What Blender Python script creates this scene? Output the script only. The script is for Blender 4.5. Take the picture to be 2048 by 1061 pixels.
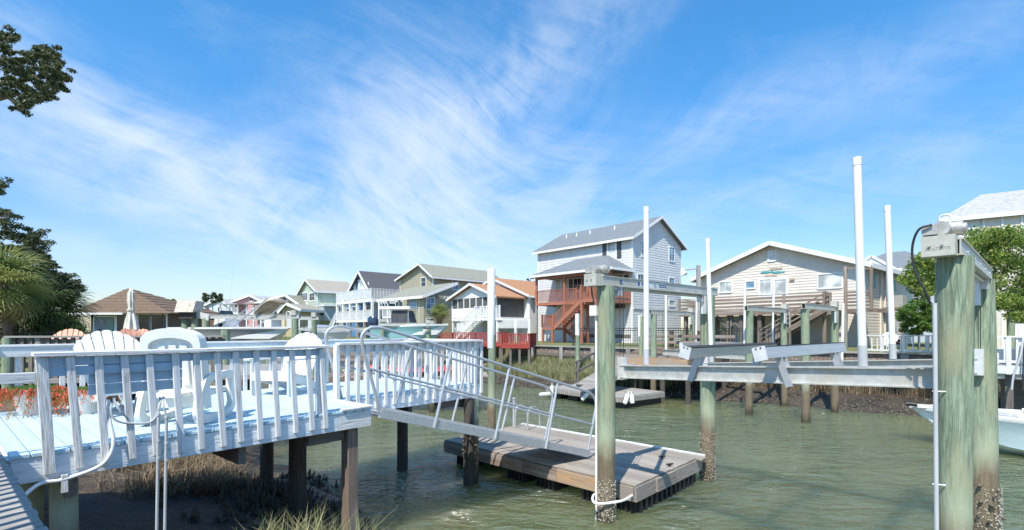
import bpy, bmesh, math, random
from mathutils import Vector, Matrix
R = math.radians
random.seed(7)
for o in list(bpy.data.objects): bpy.data.objects.remove(o)
C = bpy.context.scene.collection
sc = bpy.context.scene

# ------------------------------------------------------------------ camera
FOC, CX, HZ, ZC = 1000.0, 1024.0, 660.0, 3.35        # pixel focal length, principal point, eye height over the water
cam = bpy.data.objects.new('camera', bpy.data.cameras.new('camera')); C.objects.link(cam)
cam.location = (0, 0, ZC); cam.rotation_euler = (R(90), 0, 0)
cam.data.sensor_width = 36; cam.data.lens = 36*FOC/2048; cam.data.shift_y = (HZ-530.5)/2048
cam.data.clip_start = .1; cam.data.clip_end = 6000
sc.camera = cam

# ------------------------------------------------------------------ sun, sky, exposure
SUN_EL, SUN_AZ = 56.0, (-.38, -.925)                  # horizontal direction towards the sun
w = bpy.data.worlds.new('World'); sc.world = w; w.use_nodes = True
wt = w.node_tree; wt.nodes.clear()
def WN(t, **k):
    n = wt.nodes.new(t)
    for a, b in k.items(): setattr(n, a, b)
    return n
def wmath(op, a, b=None, c=None):
    n = WN('ShaderNodeMath', operation=op)
    for i, v in enumerate((a, b, c)):
        if v is None: continue
        if isinstance(v, (int, float)): n.inputs[i].default_value = v
        else: wt.links.new(v, n.inputs[i])
    return n.outputs[0]
sky = WN('ShaderNodeTexSky', sky_type='NISHITA'); sky.sun_disc = False
sky.sun_elevation = R(SUN_EL); sky.sun_rotation = math.atan2(SUN_AZ[0], SUN_AZ[1])
sky.air_density = 1.1; sky.dust_density = .5; sky.ozone_density = .6
tc = WN('ShaderNodeTexCoord'); sp = WN('ShaderNodeSeparateXYZ'); wt.links.new(tc.outputs['Generated'], sp.inputs[0])
AZ = wmath('ARCTAN2', sp.outputs[0], sp.outputs[1]); EL = wmath('ARCSINE', sp.outputs[2])
_d = Vector(((900-CX)/FOC, 1, (HZ-300)/FOC)).normalized(); _a0, _e0 = math.atan2(_d.x, _d.y), math.asin(_d.z)
_da, _de = wmath('SUBTRACT', AZ, _a0), wmath('SUBTRACT', EL, _e0)
_sw = wmath('MULTIPLY', wmath('EXPONENT', wmath('MULTIPLY', wmath('ADD', wmath('MULTIPLY', _da, _da), wmath('MULTIPLY', wmath('MULTIPLY', _de, _de), 2.2)), -14.0)), .5)
_cs, _sn = wmath('COSINE', _sw), wmath('SINE', _sw)
AZs = wmath('ADD', wmath('SUBTRACT', wmath('MULTIPLY', _da, _cs), wmath('MULTIPLY', _de, _sn)), _a0)      # the curl in the middle of the cirrus
ELs = wmath('ADD', wmath('ADD', wmath('MULTIPLY', _da, _sn), wmath('MULTIPLY', _de, _cs)), _e0)
def field(rot, sx, sy, scale, detail, dist, off):
    c, s = math.cos(R(rot)), math.sin(R(rot))
    p = wmath('ADD', wmath('MULTIPLY', AZs, c), wmath('MULTIPLY', ELs, s))
    q = wmath('ADD', wmath('MULTIPLY', AZs, -s), wmath('MULTIPLY', ELs, c))
    cb = WN('ShaderNodeCombineXYZ'); wt.links.new(wmath('MULTIPLY', p, sx), cb.inputs[0]); wt.links.new(wmath('MULTIPLY', q, sy), cb.inputs[1]); cb.inputs[2].default_value = off
    n = WN('ShaderNodeTexNoise'); n.inputs['Scale'].default_value = scale; n.inputs['Detail'].default_value = detail
    n.inputs['Roughness'].default_value = .62; n.inputs['Distortion'].default_value = dist
    wt.links.new(cb.outputs[0], n.inputs['Vector']); return n.outputs[0]
def blob(x, y, rx, ry, rot, amp):      # a bank of cirrus at pixel (x, y) seen from the eye, stored as azimuth and elevation
    d = Vector(((x-CX)/FOC, 1, (HZ-y)/FOC)).normalized(); a0 = math.atan2(d.x, d.y); e0 = math.asin(d.z)
    c, s = math.cos(R(rot)), math.sin(R(rot))
    da, de = wmath('SUBTRACT', AZ, a0), wmath('SUBTRACT', EL, e0)
    p = wmath('DIVIDE', wmath('ADD', wmath('MULTIPLY', da, c), wmath('MULTIPLY', de, s)), rx)
    q = wmath('DIVIDE', wmath('ADD', wmath('MULTIPLY', da, -s), wmath('MULTIPLY', de, c)), ry)
    r2 = wmath('ADD', wmath('MULTIPLY', p, p), wmath('MULTIPLY', q, q))
    return wmath('MULTIPLY', wmath('EXPONENT', wmath('MULTIPLY', r2, -1.0)), amp)
banks = [(860,290,.22,.15,0,1.1),(640,420,.36,.07,-16,.95),(300,300,.42,.045,-20,.8),(330,420,.40,.04,-17,.7),(960,210,.16,.05,25,.55),
         (1050,430,.30,.10,12,.6),(1120,80,.30,.09,35,.5),(1500,220,.16,.035,14,.42),(1900,110,.20,.05,20,.36),(500,540,.5,.035,-3,.25),
         (1500,440,.40,.05,6,.34),(1000,560,.7,.05,0,.15),(120,150,.25,.05,-25,.35),(1750,320,.3,.04,8,.22)]
msk = None
for b in banks:
    v = blob(*b); msk = v if msk is None else wmath('ADD', msk, v)
n1 = field(-18, 1.0, 2.2, 2.4, 8, 1.4, 1.3); n2 = field(20, 1.0, 1.7, 2.6, 8, 1.5, 5.1); n0 = field(0, 1.0, 1.3, 5.0, 9, 1.0, 2.7); n3 = field(-16, 1.0, 7, 4.0, 9, 1.2, 9.2)
side = WN('ShaderNodeMapRange', interpolation_type='SMOOTHSTEP'); side.inputs[1].default_value = -.30; side.inputs[2].default_value = .25; wt.links.new(AZ, side.inputs[0])
nn = wmath('ADD', wmath('MULTIPLY', n1, wmath('SUBTRACT', 1.0, side.outputs[0])), wmath('MULTIPLY', n2, side.outputs[0]))
nz = wmath('ADD', wmath('ADD', wmath('MULTIPLY', nn, .46), wmath('MULTIPLY', n0, .32)), wmath('MULTIPLY', n3, .22))
cl = WN('ShaderNodeMapRange', interpolation_type='SMOOTHSTEP'); cl.inputs[1].default_value = .33; cl.inputs[2].default_value = .72; wt.links.new(nz, cl.inputs[0])
thin = wmath('MULTIPLY', wmath('MAXIMUM', wmath('SUBTRACT', nn, .5), 0), .35)
raw = wmath('ADD', wmath('MULTIPLY', msk, cl.outputs[0]), thin)
cov = WN('ShaderNodeClamp'); wt.links.new(wmath('MULTIPLY', wmath('SUBTRACT', 1.0, wmath('EXPONENT', wmath('MULTIPLY', raw, -1.15))), .92), cov.inputs[0])
hs = WN('ShaderNodeHueSaturation'); hs.inputs['Saturation'].default_value = 1.3; hs.inputs['Value'].default_value = 1.0
wt.links.new(sky.outputs[0], hs.inputs['Color'])
up_ = WN('ShaderNodeMapRange', interpolation_type='SMOOTHSTEP'); up_.inputs[1].default_value = .02; up_.inputs[2].default_value = .55; wt.links.new(EL, up_.inputs[0])
tn = WN('ShaderNodeMix', data_type='RGBA'); wt.links.new(up_.outputs[0], tn.inputs[0]); tn.inputs[6].default_value = (.78, .83, 1.06, 1); tn.inputs[7].default_value = (.72, 1.24, 1.38, 1)
tint = WN('ShaderNodeMix', data_type='RGBA', blend_type='MULTIPLY'); tint.inputs[0].default_value = 1; wt.links.new(hs.outputs[0], tint.inputs[6]); wt.links.new(tn.outputs[2], tint.inputs[7])
mx = WN('ShaderNodeMix', data_type='RGBA'); wt.links.new(cov.outputs[0], mx.inputs[0]); wt.links.new(tint.outputs[2], mx.inputs[6]); mx.inputs[7].default_value = (5.6, 6.0, 6.5, 1)
bg = WN('ShaderNodeBackground'); bg.inputs['Strength'].default_value = .125; wt.links.new(mx.outputs[2], bg.inputs[0])
wo = WN('ShaderNodeOutputWorld'); wt.links.new(bg.outputs[0], wo.inputs[0])

sl = bpy.data.lights.new('sun', 'SUN'); sl.energy = 4.7; sl.angle = R(.53); sl.color = (1, .945, .85)
so = bpy.data.objects.new('sun', sl); C.objects.link(so)
sd = Vector((SUN_AZ[0]*math.cos(R(SUN_EL)), SUN_AZ[1]*math.cos(R(SUN_EL)), math.sin(R(SUN_EL))))
so.rotation_euler = sd.to_track_quat('Z', 'Y').to_euler()
sc.view_settings.view_transform = 'Standard'; sc.view_settings.look = 'None'; sc.view_settings.gamma = 1
sc.view_settings.use_curve_mapping = False; sc.view_settings.exposure = 0.5

# ------------------------------------------------------------------ helpers
def at(x, y, Y): return Vector(((x-CX)/FOC*Y, Y, ZC-(y-HZ)/FOC*Y))      # point seen at pixel x, y at depth Y
V = lambda *a: Vector(a)
class M:
    def __init__(s): s.v = []; s.f = []; s.m = []
    def face(s, pts, m=0):
        i = len(s.v); s.v += [tuple(p) for p in pts]; s.f.append(tuple(range(i, i+len(pts)))); s.m.append(m)
    def mesh8(s, p, m=0):          # 8 corners: bottom 4 ccw, top 4 ccw
        i = len(s.v); s.v += [tuple(q) for q in p]
        for q in ((3,2,1,0),(4,5,6,7),(0,1,5,4),(1,2,6,5),(2,3,7,6),(3,0,4,7)): s.f.append(tuple(i+k for k in q)); s.m.append(m)
    def box(s, x0, y0, z0, x1, y1, z1, m=0):
        s.mesh8([(x0,y0,z0),(x1,y0,z0),(x1,y1,z0),(x0,y1,z0),(x0,y0,z1),(x1,y0,z1),(x1,y1,z1),(x0,y1,z1)], m)
    def bar(s, p, q, w, h, m=0, up=(0,0,1)):
        p, q = Vector(p), Vector(q); x = (q-p).normalized(); u = Vector(up)
        if abs(x.dot(u)) > .98: u = Vector((0,1,0))
        y = u.cross(x).normalized()*w/2; z = x.cross(y).normalized()*h/2
        s.mesh8([p-y-z, q-y-z, q+y-z, p+y-z, p-y+z, q-y+z, q+y+z, p+y+z], m)
    def slab(s, pts, t, m=0):      # 4 corners of the top, thickness down along z
        s.mesh8([Vector(p)-Vector((0,0,t)) for p in pts] + [Vector(p) for p in pts], m)
    def prism(s, poly, d, m=0):    # planar polygon extruded by vector d
        n = len(poly); i = len(s.v); d = Vector(d); s.v += [tuple(p) for p in poly] + [tuple(Vector(p)+d) for p in poly]
        s.f.append(tuple(range(i, i+n))); s.f.append(tuple(range(i+2*n-1, i+n-1, -1))); s.m += [m, m]
        for k in range(n): s.f.append((i+k, i+n+k, i+n+(k+1)%n, i+(k+1)%n)); s.m.append(m)
    def rings(s, rs, caps=True, m=0, closed=True):
        n = len(rs[0]); i = len(s.v)
        for r in rs: s.v += [tuple(p) for p in r]
        for a in range(len(rs)-1):
            for k in range(n if closed else n-1):
                s.f.append((i+a*n+k, i+a*n+(k+1)%n, i+(a+1)*n+(k+1)%n, i+(a+1)*n+k)); s.m.append(m)
        if caps: s.f.append(tuple(i+k for k in range(n-1,-1,-1))); s.f.append(tuple(i+(len(rs)-1)*n+k for k in range(n))); s.m += [m, m]
    def tube(s, pts, r, n=8, m=0, caps=True):
        pts = [Vector(p) for p in pts]; rs = []; N = None
        for k, p in enumerate(pts):
            t = (pts[min(k+1, len(pts)-1)]-pts[max(k-1, 0)]).normalized()
            if N is None: N = t.cross(Vector((0,0,1)) if abs(t.z) < .9 else Vector((1,0,0))).normalized()
            N = (N-t*N.dot(t)).normalized(); B = t.cross(N); rr = r[k] if isinstance(r, (list, tuple)) else r
            rs.append([p+(N*math.cos(2*math.pi*j/n)+B*math.sin(2*math.pi*j/n))*rr for j in range(n)])
        s.rings(rs, caps, m)
    def lathe(s, prof, n=16, c=(0,0,0), m=0):
        s.rings([[(c[0]+r*math.cos(2*math.pi*j/n), c[1]+r*math.sin(2*math.pi*j/n), c[2]+z) for j in range(n)] for r, z in prof], True, m)
    def data(s, name, mats, smooth=False):
        me = bpy.data.meshes.new(name); me.from_pydata(s.v, [], s.f); me.update()
        for q in (mats if isinstance(mats, (list, tuple)) else [mats]): me.materials.append(q)
        if any(s.m): me.polygons.foreach_set('material_index', s.m)
        bm = bmesh.new(); bm.from_mesh(me)
        if len(bm.faces) < 20000: bmesh.ops.recalc_face_normals(bm, faces=bm.faces)
        bm.to_mesh(me); bm.free()
        if smooth:
            me.polygons.foreach_set('use_smooth', [True]*len(me.polygons)); me.set_sharp_from_angle(angle=R(38))
        return me
    def obj(s, name, mats, par=None, smooth=False, loc=None, rot=None):
        o = bpy.data.objects.new(name, s.data(name, mats, smooth)); C.objects.link(o)
        if par: o.parent = par
        if loc is not None: o.location = loc
        if rot is not None: o.rotation_euler = rot
        return o
def tag(o, label, cat, group=None, kind=None):
    if label: o['label'] = label
    if cat: o['category'] = cat
    if group: o['group'] = group
    if kind: o['kind'] = kind
    return o
def thing(name, label, cat, loc=(0,0,0), rz=0, group=None):
    o = bpy.data.objects.new(name, None); C.objects.link(o); o.location = loc; o.rotation_euler = (0,0,rz); o.empty_display_size = .2
    return tag(o, label, cat, group)
def copy_tree(o, parent=None):
    c = o.copy(); C.objects.link(c); c.parent = parent
    for ch in list(o.children): copy_tree(ch, c)
    return c
_box = {}
def boxmesh(L, W, Hh, mat, bev=0):
    k = (round(L,3), round(W,3), round(Hh,3), mat.name, bev)
    if k not in _box:
        m = M(); m.box(-L/2,-W/2,-Hh/2,L/2,W/2,Hh/2); me = m.data('board', mat)
        if bev:
            bm = bmesh.new(); bm.from_mesh(me); bmesh.ops.bevel(bm, geom=bm.edges[:], offset=bev, segments=1, affect='EDGES'); bm.to_mesh(me); bm.free()
        _box[k] = me
    return _box[k]
def bar(name, p, q, w, h, mat, par=None, bev=0, up=(0,0,1)):
    p, q = Vector(p), Vector(q); L = (q-p).length; x = (q-p)/L; u = Vector(up)
    if abs(x.dot(u)) > .98: u = Vector((0,1,0))
    y = u.cross(x).normalized(); z = x.cross(y)
    o = bpy.data.objects.new(name, boxmesh(L, w, h, mat, bev)); C.objects.link(o); o.parent = par
    c = (p+q)/2; o.matrix_basis = Matrix(((x.x,y.x,z.x,c.x),(x.y,y.y,z.y,c.y),(x.z,y.z,z.z,c.z),(0,0,0,1)))
    return o
def tube(name, pts, r, mat, par=None, n=8): 
    m = M(); m.tube(pts, r, n); return m.obj(name, mat, par, True)
def arc(pts, n=6):     # Catmull-Rom through points
    P = [Vector(p) for p in pts]; P = [P[0]*2-P[1]]+P+[P[-1]*2-P[-2]]; out = []
    for i in range(1, len(P)-2):
        for k in range(n):
            t = k/n; a, b, c, d = P[i-1:i+3]
            out.append(.5*((2*b)+(c-a)*t+(2*a-5*b+4*c-d)*t*t+(3*b-a-3*c+d)*t**3))
    return out+[P[-2]]
def jit(a): return random.uniform(-a, a)

# ------------------------------------------------------------------ materials
def nodes(name):
    m = bpy.data.materials.new(name); m.use_nodes = True; nt = m.node_tree; b = nt.nodes['Principled BSDF']
    def N(t, **k):
        n = nt.nodes.new(t)
        for a, c in k.items(): setattr(n, a, c)
        return n
    return m, nt, b, N, nt.links.new
def c4(c): return (c[0], c[1], c[2], 1)
def mat(name, c1, c2=None, rough=.6, metal=0, sc_=(4,4,4), detail=5, lo=.35, hi=.65, bump=0, bdist=.01, rnd=.0, c3=None, spec=.5, wear=None, coat=0):
    m, nt, b, N, L = nodes(name); b.inputs['Roughness'].default_value = rough; b.inputs['Metallic'].default_value = metal; b.inputs['Specular IOR Level'].default_value = spec
    if coat: b.inputs['Coat Weight'].default_value = coat; b.inputs['Coat Roughness'].default_value = .15
    t = N('ShaderNodeTexCoord'); oi = N('ShaderNodeObjectInfo'); mp = N('ShaderNodeMapping'); mp.inputs['Scale'].default_value = sc_
    ad = N('ShaderNodeVectorMath', operation='ADD'); ml = N('ShaderNodeMath', operation='MULTIPLY'); ml.inputs[1].default_value = 37.0
    L(oi.outputs['Random'], ml.inputs[0]); L(t.outputs['Object'], mp.inputs[0]); L(mp.outputs[0], ad.inputs[0]); L(ml.outputs[0], ad.inputs[1])
    n = N('ShaderNodeTexNoise'); n.inputs['Scale'].default_value = 1; n.inputs['Detail'].default_value = detail; n.inputs['Roughness'].default_value = .62; L(ad.outputs[0], n.inputs['Vector'])
    r = N('ShaderNodeValToRGB'); r.color_ramp.elements[0].position = lo; r.color_ramp.elements[1].position = hi
    r.color_ramp.elements[0].color = c4(c2 or c1); r.color_ramp.elements[1].color = c4(c1); L(n.outputs[0], r.inputs[0]); col = r.outputs[0]
    if c3:      # larger patches of a third colour
        n2 = N('ShaderNodeTexNoise'); n2.inputs['Scale'].default_value = .23; n2.inputs['Detail'].default_value = 4; L(ad.outputs[0], n2.inputs['Vector'])
        r2 = N('ShaderNodeValToRGB'); r2.color_ramp.elements[0].position = .48; r2.color_ramp.elements[1].position = .66; L(n2.outputs[0], r2.inputs[0])
        x = N('ShaderNodeMix', data_type='RGBA'); L(r2.outputs[0], x.inputs[0]); L(col, x.inputs[6]); x.inputs[7].default_value = c4(c3); col = x.outputs[2]
    if rnd:
        h = N('ShaderNodeHueSaturation'); mr = N('ShaderNodeMapRange'); mr.inputs[3].default_value = 1-rnd; mr.inputs[4].default_value = 1+rnd
        L(oi.outputs['Random'], mr.inputs[0]); L(mr.outputs[0], h.inputs['Value']); L(col, h.inputs['Color']); col = h.outputs[0]
    L(col, b.inputs['Base Color'])
    if bump:
        bp = N('ShaderNodeBump'); bp.inputs['Strength'].default_value = bump; bp.inputs['Distance'].default_value = bdist; L(n.outputs[0], bp.inputs['Height']); L(bp.outputs[0], b.inputs['Normal'])
    return m
WHT = (.78,.78,.76)
m_white = mat('white_painted_wood', (.70,.70,.69), (.36,.35,.34), .55, sc_=(3,45,45), lo=.25, hi=.50, bump=.55, bdist=.012, rnd=.05)
m_worn  = mat('worn_white_paint', (.72,.72,.71), (.42,.39,.36), .65, sc_=(4,50,50), lo=.30, hi=.55, bump=.8, bdist=.015, rnd=.07)
m_deck  = mat('pale_blue_deck_paint', (.47,.62,.69), (.36,.51,.60), .5, sc_=(2,22,22), lo=.22, hi=.42, bump=.25, bdist=.006, rnd=.05, c3=(.43,.55,.60))
m_deckf = mat('blue_white_fascia_paint', (.70,.76,.80), (.44,.46,.48), .6, sc_=(3,40,40), lo=.28, hi=.5, bump=.6, bdist=.014, rnd=.05)
m_dock = mat('weathered_brown_dock_boards', (.36,.315,.265), (.17,.145,.12), .8, sc_=(2.5,38,38), lo=.3, hi=.66, bump=.7, bdist=.014, rnd=.2, c3=(.26,.225,.19))
m_apron = mat('smooth_pale_blue_paint', (.42,.55,.66), (.36,.48,.58), .5, sc_=(2,14,14), bump=.15, bdist=.006, rnd=.03)
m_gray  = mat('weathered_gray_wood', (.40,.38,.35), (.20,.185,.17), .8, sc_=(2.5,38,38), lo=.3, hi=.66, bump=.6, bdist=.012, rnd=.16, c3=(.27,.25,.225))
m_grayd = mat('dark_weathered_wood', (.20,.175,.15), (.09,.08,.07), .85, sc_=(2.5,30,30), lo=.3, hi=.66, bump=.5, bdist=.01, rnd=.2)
m_brown = mat('brown_deck_wood', (.27,.20,.155), (.14,.10,.08), .8, sc_=(2,28,28), lo=.3, hi=.66, bump=.4, bdist=.01, rnd=.2, c3=(.33,.28,.24))
m_orang = mat('fresh_orange_lumber', (.50,.31,.16), (.30,.19,.12), .75, sc_=(2.2,24,24), lo=.3, hi=.64, bump=.4, bdist=.01, rnd=.08, c3=(.33,.29,.25))
m_red   = mat('red_brown_stain', (.42,.165,.10), (.30,.115,.07), .65, sc_=(2,25,25), rnd=.08)
m_bred  = mat('bright_red_deck_stain', (.42,.06,.045), (.28,.045,.035), .65, sc_=(2,25,25), rnd=.12)
m_pvc   = mat('white_vinyl', (.80,.80,.78), (.62,.61,.57), .4, sc_=(9,9,.8), lo=.25, hi=.5, rnd=.02)
m_pvcg  = mat('gray_pvc_conduit', (.50,.51,.52), (.42,.43,.44), .5, sc_=(5,5,2))
m_alu   = mat('brushed_aluminium', (.60,.61,.62), (.47,.48,.50), .42, metal=.55, sc_=(2,30,30), lo=.3, hi=.7, bump=.08, bdist=.003, rnd=.04)
m_gal   = mat('galvanised_steel', (.62,.62,.59), (.43,.43,.40), .5, metal=.35, sc_=(6,10,10), lo=.3, hi=.7, bump=.1, bdist=.003, c3=(.50,.46,.38))
m_galw  = mat('pale_aluminium_plate', (.74,.74,.73), (.62,.62,.61), .45, metal=.25, sc_=(8,8,8))
m_cast  = mat('cast_gray_motor_housing', (.50,.49,.46), (.36,.35,.32), .5, metal=.3, sc_=(10,10,10), bump=.15, bdist=.004)
m_boxp  = mat('tan_gray_painted_steel', (.50,.49,.43), (.42,.41,.36), .5, sc_=(9,9,9), c3=(.40,.38,.32))
m_carp  = mat('black_bunk_carpet', (.035,.036,.04), (.02,.02,.022), .95, sc_=(60,60,60), bump=.3)
m_black = mat('black_plastic', (.025,.026,.028), (.015,.015,.016), .5, sc_=(5,5,5), bump=.1)
m_rub   = mat('black_rubber_cable', (.03,.03,.032), rough=.5)
m_plas  = mat('white_moulded_plastic', (.80,.79,.75), (.74,.73,.69), .4, sc_=(3,3,3))
m_adir  = mat('white_poly_lumber', (.79,.78,.74), (.72,.71,.67), .45, sc_=(2,20,20), rnd=.02)
m_peach = mat('orange_poly_lumber', (.72,.36,.24), (.60,.29,.19), .5, sc_=(2,20,20), rnd=.05)
m_aqua  = mat('aqua_poly_lumber', (.18,.55,.62), (.14,.46,.52), .5, sc_=(2,20,20), rnd=.05)
m_gelc  = mat('white_gelcoat', (.78,.78,.76), (.70,.70,.68), .22, sc_=(1,1,3), coat=.5)
m_aquah = mat('aqua_gelcoat', (.30,.56,.56), (.26,.50,.51), .22, sc_=(1,1,3), coat=.5)
m_iceb  = mat('ice_blue_gelcoat', (.60,.71,.73), (.54,.66,.68), .2, sc_=(1,1,3), coat=.5)
m_grayh = mat('gray_gelcoat', (.32,.33,.34), (.28,.29,.30), .25, sc_=(1,1,3), coat=.4)
m_navy  = mat('navy_cowling', (.025,.04,.08), rough=.2, coat=.6)
m_canv  = mat('charcoal_canvas', (.085,.09,.10), (.06,.063,.07), .9, sc_=(5,5,2), bump=.5, bdist=.03)
m_tan   = mat('tan_canvas', (.48,.40,.30), (.38,.31,.23), .9, sc_=(6,6,6), bump=.4, bdist=.02)
m_iron  = mat('black_iron', (.02,.02,.022), rough=.5)
m_redk  = mat('red_kayak_plastic', (.55,.06,.06), (.45,.05,.05), .4, sc_=(2,2,2))
m_bark  = mat('bark', (.16,.12,.09), (.08,.06,.045), .9, sc_=(12,12,3), bump=.8, bdist=.03)
m_trim  = mat('white_trim', (.78,.78,.77), (.70,.70,.69), .5, sc_=(1,1,1))
m_clay  = mat('white_ceramic_pot', (.70,.70,.68), (.55,.54,.50), .5, sc_=(5,5,5), bump=.1)
m_umb   = mat('striped_umbrella_cloth', (.70,.66,.58), (.45,.47,.38), .9, sc_=(16,16,5), lo=.40, hi=.5, bump=.3, bdist=.02)
m_rust  = mat('rust_stained_white_panel', (.50,.46,.39), (.30,.21,.14), .7, sc_=(5,5,5), lo=.28, hi=.5)
m_conc  = mat('concrete', (.42,.41,.38), (.34,.33,.31), .9, sc_=(3,3,3))
m_shell = mat('oyster_shell', (.17,.145,.11), (.06,.05,.04), .9, sc_=(20,20,20), bump=.5)
m_barn  = mat('barnacle', (.50,.46,.38), (.28,.25,.20), .9, sc_=(30,30,30), rnd=.2)
m_blue  = mat('blue_decal', (.03,.07,.22), rough=.5)
m_dred  = mat('red_decal', (.45,.05,.05), rough=.5)
m_teal  = mat('teal_shutter', (.08,.36,.38), (.06,.30,.32), .5, sc_=(2,2,20))
m_dshut = mat('charcoal_shutter', (.06,.065,.07), rough=.5)
m_screen= mat('dark_porch_screen', (.10,.10,.095), (.07,.07,.068), .7, sc_=(1,1,1))
m_dark  = mat('dark_interior', (.03,.03,.032), rough=.8)
m_fluo  = mat('orange_upholstery', (.55,.32,.18), rough=.7)
def siding(n, c, k=.87): return mat(n, c, tuple(x*y for x, y in zip(c, (k,k*.985,k*.95))), .55, sc_=(2.2,2.2,.35), lo=.28, hi=.55, c3=tuple(x*.91 for x in c))
def shingle(n, c): return mat(n, c, tuple(x*.55 for x in c), .9, sc_=(5,5,9), detail=8, lo=.3, hi=.7, bump=.5, bdist=.03, c3=tuple(x*.8 for x in c))
s_gray = siding('gray_vinyl_siding', (.64,.64,.645)); s_beige = siding('beige_vinyl_siding', (.70,.635,.555)); s_olive = siding('olive_siding', (.36,.33,.235))
s_green = siding('pale_green_siding', (.47,.54,.43)); s_blue = siding('blue_siding', (.10,.24,.42)); s_white = siding('white_siding', (.72,.72,.70)); s_tan = siding('mustard_siding', (.45,.38,.22))
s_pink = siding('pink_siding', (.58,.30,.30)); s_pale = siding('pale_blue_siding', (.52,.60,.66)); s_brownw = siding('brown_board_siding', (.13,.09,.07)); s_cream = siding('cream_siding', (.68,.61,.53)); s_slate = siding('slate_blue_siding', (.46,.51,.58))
r_gray = shingle('blue_gray_shingle', (.20,.225,.245)); r_dark = shingle('charcoal_shingle', (.10,.10,.11)); r_olive = shingle('olive_gray_shingle', (.30,.30,.245)); r_tan = shingle('tan_shingle', (.40,.36,.30)); r_orange = shingle('orange_brown_shingle', (.46,.235,.125)); r_brown = shingle('brown_shingle', (.19,.125,.08)); r_light = shingle('light_gray_shingle', (.46,.46,.45))

def glass(name, c=(.05,.07,.08)):
    m, nt, b, N, L = nodes(name); b.inputs['Roughness'].default_value = .06; b.inputs['Specular IOR Level'].default_value = .35
    t = N('ShaderNodeTexCoord'); n = N('ShaderNodeTexNoise'); n.inputs['Scale'].default_value = .9; r = N('ShaderNodeValToRGB'); oi = N('ShaderNodeObjectInfo'); a = N('ShaderNodeVectorMath', operation='ADD')
    L(t.outputs['Object'], a.inputs[0]); L(oi.outputs['Random'], a.inputs[1]); L(a.outputs[0], n.inputs[0]); L(n.outputs[0], r.inputs[0])
    r.color_ramp.elements[0].color = c4(c); r.color_ramp.elements[1].color = c4(tuple(x*2.2 for x in c)); r.color_ramp.elements[0].position = .4; r.color_ramp.elements[1].position = .6; L(r.outputs[0], b.inputs[0])
    return m
g_dark = glass('window_glass', (.022,.03,.036)); g_curt = glass('curtained_window_glass', (.34,.36,.35)); g_blue = glass('bluish_window_glass', (.10,.17,.24))

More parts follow.
